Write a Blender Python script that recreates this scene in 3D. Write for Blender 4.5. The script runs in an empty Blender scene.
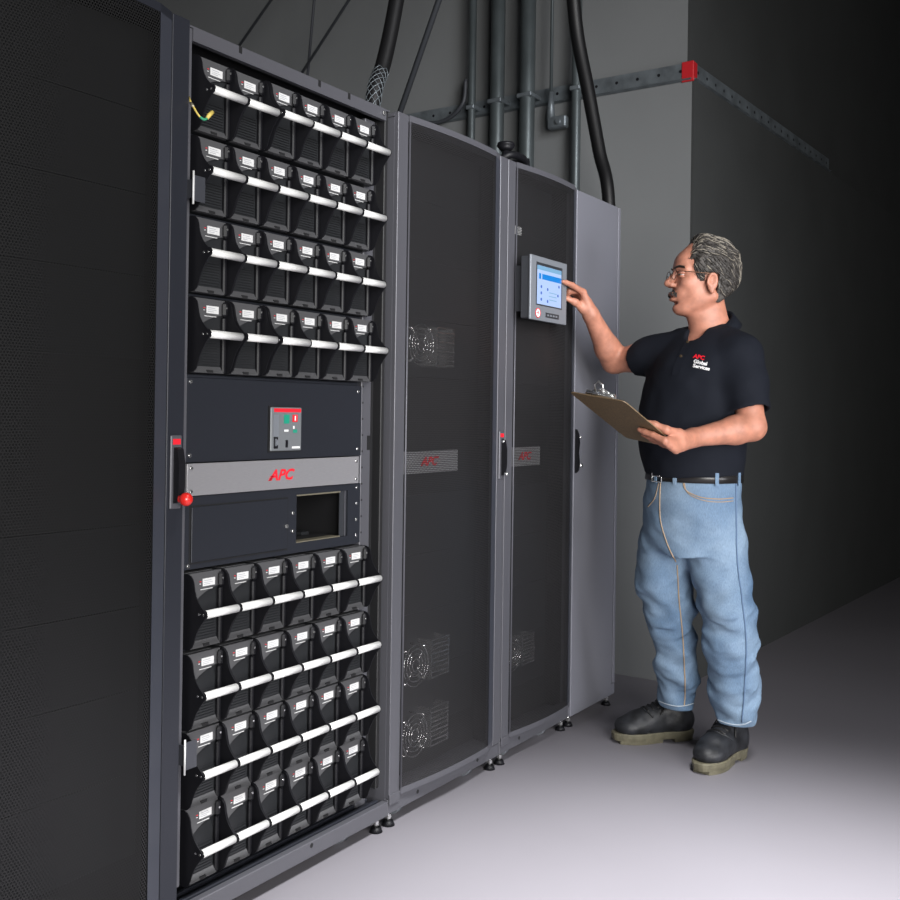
import bpy, math, random
import numpy as np
from mathutils import Vector, Matrix
from mathutils.bvhtree import BVHTree

random.seed(7)
SC = bpy.context.scene
COL = SC.collection
PI = math.pi

# ---------------------------------------------------------------- camera
F_PX, YAW, PITCH, ROLL = 1017.34, math.radians(33.19), math.radians(.236), math.radians(.807)
CAM = np.array([0, -1.679, 1.1586]); SY = -40.35
_fw = np.array([math.cos(YAW)*math.cos(PITCH), math.sin(YAW)*math.cos(PITCH), math.sin(PITCH)])
_r0 = np.array([math.sin(YAW), -math.cos(YAW), 0.]); _u0 = np.cross(_r0, _fw)
_R = _r0*math.cos(ROLL)+_u0*math.sin(ROLL); _U = -_r0*math.sin(ROLL)+_u0*math.cos(ROLL)

def at(x, y, depth):
    "real place of a photograph point that lies `depth` metres from the lens"
    return CAM+(_fw+_R*(x-450)/F_PX-_U*(y-450-SY)/F_PX)*depth

def onY(x, y, Y):
    d = _fw+_R*(x-450)/F_PX-_U*(y-450-SY)/F_PX
    return CAM+d*(Y-CAM[1])/d[1]

def onX(x, y, X):
    d = _fw+_R*(x-450)/F_PX-_U*(y-450-SY)/F_PX
    return CAM+d*(X-CAM[0])/d[0]

cd = bpy.data.cameras.new('camera'); cam = bpy.data.objects.new('camera', cd); COL.objects.link(cam)
M = Matrix(((_R[0], _U[0], -_fw[0], CAM[0]), (_R[1], _U[1], -_fw[1], CAM[1]), (_R[2], _U[2], -_fw[2], CAM[2]), (0, 0, 0, 1)))
cam.matrix_world = M
cd.sensor_width = 36; cd.lens = F_PX/900*36; cd.shift_y = SY/900; cd.clip_start = .05
SC.camera = cam

# ---------------------------------------------------------------- materials
def nodes(name):
    m = bpy.data.materials.new(name); m.use_nodes = True
    return m, m.node_tree.nodes, m.node_tree.links, m.node_tree.nodes['Principled BSDF']

def mat(name, col, rough=.5, metal=0., noise=None, bump=None, emit=None, spec=None, coat=None, sss=None):
    """noise=(scale, amount, stretch xyz)  bump=(scale, strength, distance)"""
    m, N, L, b = nodes(name)
    b.inputs['Base Color'].default_value = (*col, 1); b.inputs['Roughness'].default_value = rough
    b.inputs['Metallic'].default_value = metal
    if spec is not None: b.inputs['Specular IOR Level'].default_value = spec
    if coat: b.inputs['Coat Weight'].default_value = coat
    if sss:
        b.inputs['Subsurface Weight'].default_value = sss; b.inputs['Subsurface Radius'].default_value = (.012, .005, .003)
        b.inputs['Subsurface Scale'].default_value = .6
    if noise or bump:
        tc = N.new('ShaderNodeTexCoord')
    if noise:
        mp = N.new('ShaderNodeMapping'); mp.inputs['Scale'].default_value = noise[2] if len(noise) > 2 else (1, 1, 1)
        L.new(tc.outputs['Object'], mp.inputs['Vector'])
        n = N.new('ShaderNodeTexNoise'); n.inputs['Scale'].default_value = noise[0]; n.inputs['Detail'].default_value = 5
        L.new(mp.outputs[0], n.inputs['Vector'])
        r = N.new('ShaderNodeValToRGB')
        r.color_ramp.elements[0].position = .32; r.color_ramp.elements[1].position = .68
        a = noise[1]
        r.color_ramp.elements[0].color = (*[max(0, c*(1-a)) for c in col], 1)
        r.color_ramp.elements[1].color = (*[min(1, c*(1+a)) for c in col], 1)
        L.new(n.outputs[0], r.inputs[0]); L.new(r.outputs[0], b.inputs['Base Color'])
    if bump:
        n2 = N.new('ShaderNodeTexNoise'); n2.inputs['Scale'].default_value = bump[0]; n2.inputs['Detail'].default_value = 4
        L.new(tc.outputs['Object'], n2.inputs['Vector'])
        bp = N.new('ShaderNodeBump'); bp.inputs['Strength'].default_value = bump[1]; bp.inputs['Distance'].default_value = bump[2]
        L.new(n2.outputs[0], bp.inputs['Height']); L.new(bp.outputs[0], b.inputs['Normal'])
    if emit:
        b.inputs['Emission Color'].default_value = (*emit[:3], 1); b.inputs['Emission Strength'].default_value = emit[3]
    return m

def perforated(name, col, pitch, rad):
    "sheet metal with staggered round holes that one can look through"
    m, N, L, b = nodes(name)
    b.inputs['Base Color'].default_value = (*col, 1); b.inputs['Roughness'].default_value = .38; b.inputs['Metallic'].default_value = .3
    def mth(op, a, c=None):
        n = N.new('ShaderNodeMath'); n.operation = op
        for i, v in enumerate((a, c)):
            if v is None: continue
            if isinstance(v, (int, float)): n.inputs[i].default_value = v
            else: L.new(v, n.inputs[i])
        return n.outputs[0]
    tc = N.new('ShaderNodeTexCoord'); sx = N.new('ShaderNodeSeparateXYZ'); L.new(tc.outputs['Object'], sx.inputs[0])
    u = mth('DIVIDE', sx.outputs[0], pitch); v = mth('DIVIDE', sx.outputs[2], pitch*1.732)
    ds = []
    for off in (0., .5):
        fu = mth('SUBTRACT', mth('FRACT', mth('ADD', u, off+100)), .5)
        fv = mth('MULTIPLY', mth('SUBTRACT', mth('FRACT', mth('ADD', v, off+100)), .5), 1.732)
        ds.append(mth('SQRT', mth('ADD', mth('MULTIPLY', fu, fu), mth('MULTIPLY', fv, fv))))
    d = mth('MINIMUM', ds[0], ds[1])
    hole = mth('LESS_THAN', d, rad/pitch)
    t = N.new('ShaderNodeBsdfTransparent'); mx = N.new('ShaderNodeMixShader')
    L.new(hole, mx.inputs[0]); L.new(b.outputs[0], mx.inputs[1]); L.new(t.outputs[0], mx.inputs[2])
    L.new(mx.outputs[0], N['Material Output'].inputs['Surface'])
    return m

MT = {}
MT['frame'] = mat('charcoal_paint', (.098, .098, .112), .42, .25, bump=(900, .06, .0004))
MT['frame_shaded'] = mat('shaded_frame_paint', (.022, .024, .032), .4, .2, bump=(900, .06, .0004))  # same frame paint, weaker light at the row's left put into the colour
MT['door_plain'] = mat('slate_paint', (.205, .207, .240), .45, .25, bump=(900, .06, .0004))
MT['rail'] = mat('rack_rail_paint', (.06, .063, .075), .4, .3)
MT['interior'] = mat('black_interior', (.008, .008, .009), .6)
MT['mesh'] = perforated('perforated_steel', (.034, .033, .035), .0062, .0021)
MT['mesh_shaded'] = perforated('shaded_perforated_steel', (.018, .018, .0185), .0064, .0022)  # same steel, darkened in colour for the weaker light at the left
MT['black'] = mat('black_plastic', (.006, .006, .008), .5, spec=.3, bump=(1500, .05, .0003))
MT['module'] = mat('graphite_plastic', (.070, .070, .074), .45, bump=(1500, .08, .0003))
MT['module_dark'] = mat('dark_plastic', (.015, .016, .018), .45)
MT['bar'] = mat('satin_aluminium', (.80, .80, .785), .32, .25)
MT['chrome'] = mat('steel', (.7, .7, .7), .2, .9)
MT['sticker'] = mat('sticker', (.62, .62, .62), .6)
MT['sticker_print'] = mat('sticker_print', (.32, .33, .36), .6)
MT['silver'] = mat('brushed_silver', (.29, .285, .30), .42, .35, noise=(60, .05, (1, 1, 14)))
MT['silver_dull'] = mat('silver_behind_mesh', (.42, .42, .43), .4, .4, noise=(60, .05, (1, 1, 14)))
MT['red'] = mat('red_print', (.75, .015, .03), .45)
MT['red_plastic'] = mat('red_plastic', (.65, .02, .015), .3, coat=.3)
MT['panel'] = mat('panel_paint', (.019, .021, .028), .45, .2, bump=(900, .06, .0004))
MT['white'] = mat('white_print', (.8, .8, .8), .5)
MT['green'] = mat('green_print', (.01, .26, .17), .5)
MT['grey_panel'] = mat('breaker_face', (.15, .16, .17), .45)
MT['bezel'] = mat('bezel_grey', (.20, .215, .24), .4, .2)
MT['bezel_side'] = mat('bezel_side', (.03, .032, .037), .4)
MT['brass'] = mat('zinc_edge', (.42, .38, .28), .35, .7)
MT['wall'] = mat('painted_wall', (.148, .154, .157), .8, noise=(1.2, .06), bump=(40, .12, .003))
MT['wall_block_shaded'] = mat('shaded_block_wall', (.030, .032, .032), .85, noise=(3, .08), bump=(30, .25, .004))  # block wall with its shade put into the darker colour
MT['floor'] = mat('vinyl_floor', (.21, .20, .222), .55, noise=(1.5, .03), spec=.25)
MT['pipe'] = mat('galvanised_conduit', (.085, .10, .105), .42, .5, noise=(8, .15))
MT['strip'] = mat('galvanised_strip', (.15, .17, .185), .45, .5, noise=(14, .3), bump=(60, .3, .002))
MT['red_wrap'] = mat('red_tape', (.42, .015, .02), .4)
MT['cable'] = mat('black_cable', (.004, .004, .0045), .5, spec=.3)
MT['strut'] = mat('dark_strut', (.035, .038, .045), .6)
MT['equip'] = mat('equipment_front', (.012, .0125, .014), .5)
MT['band'] = mat('shaded_band', (.050, .054, .070), .45, .2)  # shade of the angled door return, put into the colour
MT['ceiling'] = mat('ceiling_paint', (.2, .2, .2), .9)
MT['wire_y'] = mat('yellow_wire', (.65, .5, .12), .5)
MT['wire_g'] = mat('green_wire', (.03, .28, .14), .5)
MT['board'] = mat('hardboard', (.155, .105, .055), .55, noise=(160, .25))
MT['paper'] = mat('paper', (.8, .8, .78), .8)

# ---------------------------------------------------------------- mesh helpers
class MB:
    def __init__(s): s.v = []; s.f = []; s.m = []; s.mats = []; s.cur = 0; s.sm = []; s.smooth = False
    def mat(s, m, smooth=None):
        if m not in s.mats: s.mats.append(m)
        s.cur = s.mats.index(m)
        if smooth is not None: s.smooth = smooth
        return s
    def add(s, vs, fs, smooth=None):
        o = len(s.v); s.v += [tuple(float(c) for c in p) for p in vs]
        for f in fs:
            s.f.append(tuple(i+o for i in f)); s.m.append(s.cur); s.sm.append(s.smooth if smooth is None else smooth)
        return s
    def box(s, x0, x1, y0, y1, z0, z1, bev=0):
        if bev <= 0:
            vs = [(x, y, z) for x in (x0, x1) for y in (y0, y1) for z in (z0, z1)]
            return s.add(vs, [(0, 1, 3, 2), (4, 6, 7, 5), (0, 4, 5, 1), (2, 3, 7, 6), (0, 2, 6, 4), (1, 5, 7, 3)])
        b = min(bev, (x1-x0)*.45, (y1-y0)*.45, (z1-z0)*.45)
        vs = []; idx = {}
        for i, x in enumerate((x0, x1)):
            for j, y in enumerate((y0, y1)):
                for k, z in enumerate((z0, z1)):
                    sx, sy, sz = (1, -1)[i]*b, (1, -1)[j]*b, (1, -1)[k]*b
                    for a, p in enumerate(((x, y+sy, z+sz), (x+sx, y, z+sz), (x+sx, y+sy, z))):
                        idx[i, j, k, a] = len(vs); vs.append(p)
        fs = []
        g = lambda *k: idx[k]
        for i in (0, 1): fs.append((g(i, 0, 0, 0), g(i, 0, 1, 0), g(i, 1, 1, 0), g(i, 1, 0, 0)))
        for j in (0, 1): fs.append((g(0, j, 0, 1), g(0, j, 1, 1), g(1, j, 1, 1), g(1, j, 0, 1)))
        for k in (0, 1): fs.append((g(0, 0, k, 2), g(0, 1, k, 2), g(1, 1, k, 2), g(1, 0, k, 2)))
        for j in (0, 1):
            for k in (0, 1): fs.append((g(0, j, k, 1), g(0, j, k, 2), g(1, j, k, 2), g(1, j, k, 1)))
        for i in (0, 1):
            for k in (0, 1): fs.append((g(i, 0, k, 0), g(i, 0, k, 2), g(i, 1, k, 2), g(i, 1, k, 0)))
        for i in (0, 1):
            for j in (0, 1): fs.append((g(i, j, 0, 0), g(i, j, 0, 1), g(i, j, 1, 1), g(i, j, 1, 0)))
        for i in (0, 1):
            for j in (0, 1):
                for k in (0, 1): fs.append((g(i, j, k, 0), g(i, j, k, 1), g(i, j, k, 2)))
        return s.add(vs, fs)
    def cyl(s, a, b, r, r2=None, n=16, caps=True, smooth=True):
        a = np.array(a, float); b = np.array(b, float); r2 = r if r2 is None else r2
        d = b-a; d /= np.linalg.norm(d)
        h = np.array([0, 0, 1.]) if abs(d[2]) < .9 else np.array([1., 0, 0])
        p = np.cross(d, h); p /= np.linalg.norm(p); q = np.cross(d, p)
        vs = []
        for c, rr in ((a, r), (b, r2)):
            for i in range(n):
                t = 2*PI*i/n; vs.append(c+(p*math.cos(t)+q*math.sin(t))*rr)
        o = len(s.v)
        s.add(vs, [(i, (i+1) % n, n+(i+1) % n, n+i) for i in range(n)], smooth)
        if caps:
            s.f.append(tuple(o+i for i in range(n))[::-1]); s.m.append(s.cur); s.sm.append(False)
            s.f.append(tuple(o+n+i for i in range(n))); s.m.append(s.cur); s.sm.append(False)
        return s
    def tube(s, pts, r, n=8, closed=False):
        pts = [np.array(p, float) for p in pts]; m = len(pts); rs = r if hasattr(r, '__len__') else [r]*m
        vs = []; up = None
        for i in range(m):
            if closed: t = pts[(i+1) % m]-pts[i-1]
            else: t = pts[min(i+1, m-1)]-pts[max(i-1, 0)]
            t = t/(np.linalg.norm(t)+1e-12)
            if up is None:
                h = np.array([0, 0, 1.]) if abs(t[2]) < .9 else np.array([1., 0, 0]); up = np.cross(t, h)
            up = up-t*np.dot(up, t); up /= np.linalg.norm(up)+1e-12
            w = np.cross(t, up)
            for k in range(n):
                a = 2*PI*k/n; vs.append(pts[i]+(up*math.cos(a)+w*math.sin(a))*rs[i])
        fs = []
        for i in range(m if closed else m-1):
            j = (i+1) % m
            for k in range(n):
                l = (k+1) % n; fs.append((i*n+k, i*n+l, j*n+l, j*n+k))
        if not closed: fs += [tuple(range(n))[::-1], tuple((m-1)*n+k for k in range(n))]
        return s.add(vs, fs, True)
    def prism(s, poly, axis, a0, a1, smooth=False):
        "polygon extruded along an axis; poly in the two other axes in xyz order"
        n = len(poly)
        def P(c, a):
            c = list(c); c.insert(axis, a); return c
        vs = [P(c, a0) for c in poly]+[P(c, a1) for c in poly]
        fs = [(i, (i+1) % n, n+(i+1) % n, n+i) for i in range(n)]
        o = len(s.v); s.add(vs, fs, smooth)
        for f in (tuple(range(n))[::-1], tuple(range(n, 2*n))):
            s.f.append(tuple(o+i for i in f)); s.m.append(s.cur); s.sm.append(False)
        return s
    def ball(s, c, r, n=12, rz=None):
        rr = (r, r, r) if not hasattr(r, '__len__') else r
        vs = []; h = n//2
        for i in range(h+1):
            t = PI*i/h
            for k in range(n):
                a = 2*PI*k/n; vs.append((c[0]+rr[0]*math.sin(t)*math.cos(a), c[1]+rr[1]*math.sin(t)*math.sin(a), c[2]+rr[2]*math.cos(t)))
        fs = [(i*n+k, (i+1)*n+k, (i+1)*n+(k+1) % n, i*n+(k+1) % n) for i in range(h) for k in range(n)]
        return s.add(vs, fs, True)
    def build(s, name, m=None, parent=None, xf=None):
        me = bpy.data.meshes.new(name)
        me.from_pydata(s.v, [], s.f)
        ms = s.mats or [m]
        for q in ms: me.materials.append(MT[q])
        if s.mats: me.polygons.foreach_set('material_index', s.m)
        me.polygons.foreach_set('use_smooth', s.sm)
        me.validate(); me.update()
        import bmesh
        bm = bmesh.new(); bm.from_mesh(me); bmesh.ops.recalc_face_normals(bm, faces=bm.faces); bm.to_mesh(me); bm.free()
        o = bpy.data.objects.new(name, me); COL.objects.link(o)
        if parent is not None: o.parent = parent
        if xf is not None: o.matrix_local = xf
        return o

def tag(o, label=None, cat=None, group=None, kind=None):
    if label: o['label'] = label
    if cat: o['category'] = cat
    if group: o['group'] = group
    if kind: o['kind'] = kind
    return o

def thing(name, loc, label, cat, group=None, rz=0):
    o = bpy.data.objects.new(name, None); COL.objects.link(o); o.location = loc; o.rotation_euler = (0, 0, rz)
    o.empty_display_size = .1
    return tag(o, label, cat, group)

_fc = {}
def text_geo(s, size, shear=0., bold=0.):
    key = (s, shear, bold)
    if key not in _fc:
        c = bpy.data.curves.new('t', 'FONT'); c.body = s; c.size = 1; c.shear = shear; c.offset = bold; c.extrude = .0
        c.resolution_u = 3; c.align_x = 'CENTER'; c.align_y = 'CENTER'
        o = bpy.data.objects.new('t', c); COL.objects.link(o)
        dg = bpy.context.evaluated_depsgraph_get(); me = bpy.data.meshes.new_from_object(o.evaluated_get(dg))
        _fc[key] = ([tuple(v.co) for v in me.vertices], [tuple(p.vertices) for p in me.polygons])
        bpy.data.objects.remove(o); bpy.data.meshes.remove(me); bpy.data.curves.remove(c)
    v, f = _fc[key]
    return [(p[0]*size, p[1]*size) for p in v], f

def text_on_front(mb, s, x, y, z, size, shear=.3, bold=.03, wide=1., t=.0006):
    "lettering standing on a surface that faces -Y"
    v, f = text_geo(s, size, shear, bold)
    mb.add([(x+p[0]*wide, y, z+p[1]) for p in v], f)
    return mb

def logo(mb, x, y, z, h, red='red', back=None):
    "slanted three-letter mark with speed stripes cut into its first letter"
    mb.mat(red)
    text_on_front(mb, 'APC', x+h*.10, y, z, h*1.38, .32, .035, 1.22)
    for k in range(3):   # stripes at the left foot of the A
        zz = z-h*.42+k*h*.16; x0 = x-h*(1.62-.1*k)
        mb.add([(x0, y, zz), (x0+h*.5, y, zz), (x0+h*.53, y, zz+h*.085), (x0+h*.04, y, zz+h*.085)], [(0, 1, 2, 3)])
def spline(ps, n=10):
    ps = [np.array(p, float) for p in ps]; out = []
    P_ = [2*ps[0]-ps[1]]+ps+[2*ps[-1]-ps[-2]]
    for i in range(1, len(P_)-2):
        for k in range(n):
            t = k/n; a, b_, c_, d_ = P_[i-1:i+3]
            out.append(.5*((2*b_)+(-a+c_)*t+(2*a-5*b_+4*c_-d_)*t*t+(-a+3*b_-3*c_+d_)*t**3))
    out.append(ps[-1]); return out
# ================================================================ the room
def struct(mb, name, m=None): return tag(mb.build(name, m), kind='structure')
WX, WY, LEDGE = 4.249, -.129, 2.619
struct(MB().box(-4, 10, -5, 5, -.1, 0), 'floor', 'floor')
struct(MB().box(-4, 10, -5, 5, 4.8, 4.9), 'ceiling', 'ceiling')
dxr, dyr = math.cos(math.radians(3.2)), -math.sin(math.radians(3.2))
def wedge(x0, y0, z0, z1, inset):
    L_ = 5.5
    return [(x0, 4.6), (x0, y0), (x0+L_*dxr, y0+L_*dyr), (x0+L_*dxr, 4.6)], z0, z1
for nm, ins, z0, z1, m in (('wall_back', 0., 0, LEDGE, 'wall'), ('wall_back_upper', .035, LEDGE, 4.8, 'wall')):
    poly, z0, z1 = wedge(WX+ins, WY+ins+.0, z0, z1, 0)
    struct(MB().prism(poly, 2, z0, z1), nm, m)
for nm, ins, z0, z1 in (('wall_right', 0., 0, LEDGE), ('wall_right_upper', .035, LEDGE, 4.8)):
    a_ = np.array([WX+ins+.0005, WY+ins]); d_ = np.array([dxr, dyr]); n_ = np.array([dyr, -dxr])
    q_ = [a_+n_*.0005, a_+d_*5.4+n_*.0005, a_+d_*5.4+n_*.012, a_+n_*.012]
    struct(MB().prism([tuple(v_) for v_ in q_], 2, z0+(.001 if z0 else 0), z1), nm, 'wall_block_shaded')  # thin skin over the corner wall, carrying the painted-in shade
struct(MB().box(-4, 4.249, 4.5, 4.6, 0, 4.8), 'wall_left', 'wall')
struct(MB().box(-4.1, -4, -5, 4.6, 0, 4.8), 'wall_behind', 'wall_block_shaded')
struct(MB().box(9.75, 9.85, -5, -.45, 0, 4.8), 'wall_far', 'wall_block_shaded')

# perforated galvanised strips along the ledge, one for each side of the corner
def strip(p0, d, length, label, nrm):
    b = MB(); n = int(length/.1)
    d = np.array([*d, 0.]); nr = np.array([*nrm, 0.]); z0, z1 = LEDGE+.0, LEDGE+.078
    p0 = np.array([*p0, 0.])
    def V(s, o, z): q = p0+d*s+nr*o; return (q[0], q[1], z)
    b.mat('strip')
    b.add([V(0, .001, z0), V(length, .001, z0), V(length, .001, z1), V(0, .001, z1), V(0, .006, z0), V(length, .006, z0), V(length, .006, z1), V(0, .006, z1)],
          [(4, 5, 6, 7), (0, 3, 2, 1), (0, 1, 5, 4), (3, 7, 6, 2), (0, 4, 7, 3), (1, 2, 6, 5)])
    b.add([V(0, .006, z0), V(length, .006, z0), V(length, .022, z0+.006), V(0, .022, z0+.006), V(0, .006, z0+.012), V(length, .006, z0+.012)],
          [(0, 1, 2, 3), (3, 2, 5, 4), (0, 3, 4), (1, 5, 2)])
    o = b.build('wall_strip')
    h = MB().mat('black')
    for k in range(n):
        s = .05+k*.1
        h.cyl(tuple(np.array(V(s, .0062, z0+.045))), tuple(np.array(V(s, .0075, z0+.045))), .007, n=8)
    h.build('slot_row', None, o)
    return tag(o, label, 'strip')
strip((WX, WY), (0, 1), 3.6, 'galvanised slotted metal strip along the wall behind the cabinets', (-1, 0))
strip((WX, WY), (dxr, dyr), 2.0, 'dark galvanised slotted strip running right from the red wrapped corner', (dyr, -dxr))
b = MB().mat('red_wrap')
b.box(WX-.010, WX+.04, WY-.010, WY+.045, LEDGE-.004, LEDGE+.084, .003)
tag(b.build('corner_cover'), 'red plastic cover wrapped round the corner of the wall strip', 'corner cover')

# conduits on the wall
def conduit(px, r, label, off=.0, py=120, top=4.78, cat='conduit'):
    p = onX(px, py, WX-r-.03-off)
    b = MB().mat('pipe').cyl((p[0], p[1], .02), (p[0], p[1], top), r, n=20)
    o = b.build('conduit_pipe')
    c = MB().mat('strip')
    for z in (2.655,):
        c.box(p[0]-r-.0015, p[0]+r+.03+off, p[1]-r-.003, p[1]+r+.003, z-.010, z+.010, .003)
    c.build('pipe_clamp', None, o)
    return tag(o, label, cat, 'conduits rising on the back wall')
conduit(471.5, .019, 'dark grey conduit pipe, leftmost of those on the back wall')
conduit(497, .034, 'thick grey conduit pipe, second from left above the cabinets')
conduit(527, .036, 'thick grey conduit pipe, third from left above the cabinets')
conduit(576, .022, 'grey conduit pipe just behind the slanting black cable')
# hanging threaded rod with a clamp
p = onX(551, 100, WX-.05); q = onX(555, 102, WX-.07)
b = MB().mat('pipe').cyl((p[0], p[1], 2.60), (p[0], p[1], 4.78), .008, n=10)
o = tag(b.build('hanging_rod'), 'thin hanging rod ending in a beam clamp on the wall', 'rod')
c = MB().mat('strip')
c.cyl((p[0], p[1], 2.53), (p[0], p[1], 2.66), .020, .012, n=12)
c.box(p[0]-.02, p[0]+.02, p[1]-.085, p[1]+.01, 2.485, 2.54, .006)
c.cyl((p[0]-.03, p[1]-.05, 2.512), (p[0]+.045, p[1]-.05, 2.512), .012, n=10)
c.build('beam_clamp', None, o)
# thin cable drooping along the strip
pts = [onX(405, 122, WX-.02)+np.array([-.02, 0, 0]), onX(440, 122, WX-.03), onX(462, 105, WX-.05), onX(466, 80, WX-.05)]
tag(MB().mat('strut').tube(spline(pts), .010).build('drooping_cable'), 'dark thin cable curving up to the leftmost wall conduit', 'cable')

# heavy black cables dropping on to the cabinets
g_ = onY(609, 206, .10)
c1 = spline([onY(571, -30, .10), onY(577, 33, .10), onY(588, 90, .10), onY(599, 150, .10), g_, (g_[0]+.01, g_[1], 1.4), (g_[0]+.01, g_[1], .7), (g_[0]+.01, g_[1]+.02, .03)])
o = tag(MB().mat('cable').tube(c1, .027, 14).build('power_cable'), 'thick black cable slanting down behind the plain grey end cabinet', 'cable')
b1 = onY(369, 112, .35); b1[2] = 1.985
c2 = spline([onY(402, -30, .35), onY(391, 30, .35), onY(383, 65, .35), onY(374, 95, .35), b1])
o = tag(MB().mat('cable').tube(c2, .026, 14).build('sleeved_cable'), 'thick black cable in braided sleeve behind the battery rack top', 'cable')
br = MB().mat('strip')   # the braid
cc = [np.array(p) for p in c2[22:]]
for s_ in (1, -1):
    for k in range(7):
        pts = []
        for i, p_ in enumerate(cc):
            t_ = cc[min(i+1, len(cc)-1)]-cc[max(i-1, 0)]; t_ /= np.linalg.norm(t_)
            q_ = np.cross(t_, [0, 1, 0]); q_ /= np.linalg.norm(q_); w_ = np.cross(t_, q_)
            a_ = s_*i*.5+k*2*PI/7; pts.append(p_+(q_*math.cos(a_)+w_*math.sin(a_))*.0265)
        br.tube(pts, .0013, 4)
br.build('braided_sleeve', None, o)
# slanting supports far behind, seen over the battery rack
for (xa, ya, xb, yb, lab) in ((285, -20, 225, 66, 'thin dark strut slanting down left, first over the battery rack'), (336, 20, 296, 82, 'thin dark strut slanting down left, second over the battery rack'), (316, -20, 308, 70, 'upright thin dark strut behind the battery rack top'), (432, 20, 398, 118, 'short slanting dark strut right of the braided cable')):
    X_ = {285: 3.9, 336: 3.9, 316: 4.0}.get(xa, 3.6)
    A_, B_ = onX(xa, ya, X_), onX(xb, yb, X_); d_ = B_-A_; B_ = B_+d_*.25; A_ = A_-d_*(4.79-A_[2])/(A_[2]-B_[2]+d_[2]*.25)
    tag(MB().mat('strut').tube([A_, B_], .007 if xa < 400 else .013, 8).build('strut'), lab, 'strut', 'struts behind the battery rack')

# ================================================================ cabinets
T, PB = 2.0, .040
DEPTH = .95
def arc_y(t, bulge=.013): return -.004-.014*t-bulge*4*t*(1-t)

def feet(par, xs, y=.022):
    for x in xs:
        b = MB().mat('chrome').cyl((x, y, .012), (x, y, PB+.004), .0055, n=10)
        b.cyl((x, y, .020), (x, y, .032), .009, n=6, smooth=False)
        b.mat('black').cyl((x, y, 0.0005), (x, y, .014), .019, .013, n=14)
        b.build('levelling_foot', None, par)
def caster(par, x, y=.075):
    b = MB().mat('rail').box(x-.022, x+.022, y-.03, y+.03, .036, .0395)
    for s_ in (-1, 1): b.box(x+s_*.019-.002, x+s_*.019+.002, y-.02, y+.02, .02, .037)
    b.mat('bezel').cyl((x-.013, y-.012, .0285), (x+.013, y-.012, .0285), .028, n=20)
    b.mat('chrome').cyl((x-.023, y-.012, .0285), (x+.023, y-.012, .0285), .006, n=10)
    b.build('caster', None, par)

def cabinet_body(root, x0, x1, y0=.012, m='frame'):
    b = MB().mat(m)
    b.box(x0+.001, x0+.02, y0, DEPTH, PB, T-.012); b.box(x1-.02, x1-.001, y0, DEPTH, PB, T-.012)
    b.box(x0+.001, x1-.001, y0, DEPTH, T-.014, T-.002); b.mat('interior').box(x0+.02, x1-.02, DEPTH-.02, DEPTH-.002, PB, T-.014)
    for xx in (x0+.0202, x1-.0232): b.box(xx, xx+.003, y0+.015, DEPTH-.03, .083, T-.016)
    b.box(x0+.024, x1-.024, y0+.015, DEPTH-.03, T-.019, T-.0145)
    b.mat(m).box(x0+.02, x1-.02, y0+.02, DEPTH-.02, .07, .082)
    b.build('cabinet_shell', None, root)
    return b

def plinth(root, x0, x1, y0, m='frame', holes=()):
    b = MB().mat(m).box(x0+.0015, x1-.0015, y0, y0+.02, PB, .082, .002)
    b.mat('interior')
    for h in holes: b.cyl((h, y0-.0006, .062), (h, y0+.002, .062), .006, n=10)
    b.build('plinth', None, root)

def handle(door, x, y, z0=.948, z1=1.105, knob=None, w=.015, lw=.32):
    b = MB().mat('frame').box(x-w, x+w, y-.006, y, z0, z1, .002)
    b.mat('red').box(x-w*.7, x+w*.7, y-.0068, y-.006, z1-.020, z1-.008)
    h = b.build('handle_plate', None, door)
    b = MB().mat('black')
    pr_ = [(y-.008, z0+.012), (y-.020, z0+.016), (y-.024, z0+.05), (y-.024, z1-.06), (y-.018, z1-.03), (y-.008, z1-.026)]
    b.prism([(p[0], p[1]) for p in pr_], 0, x-w*lw, x+w*lw); b.build('lever', None, door)
    b = MB().mat('chrome').cyl((x, y-.008, z1-.034), (x, y-.016, z1-.034), .006, n=12)
    b.cyl((x, y-.02, z0+.018), (x, y-.030, z0+.018), .0075, .006, n=14); b.build('lock', None, door)
    if knob:
        b = MB().mat('red_plastic').ball((x+.001, y-.036, z0+.022), .0145, 18)
        b.cyl((x-.004, y-.020, z0+.022), (x, y-.03, z0+.022), .008, n=12); b.build('push_button', None, door)

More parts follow.
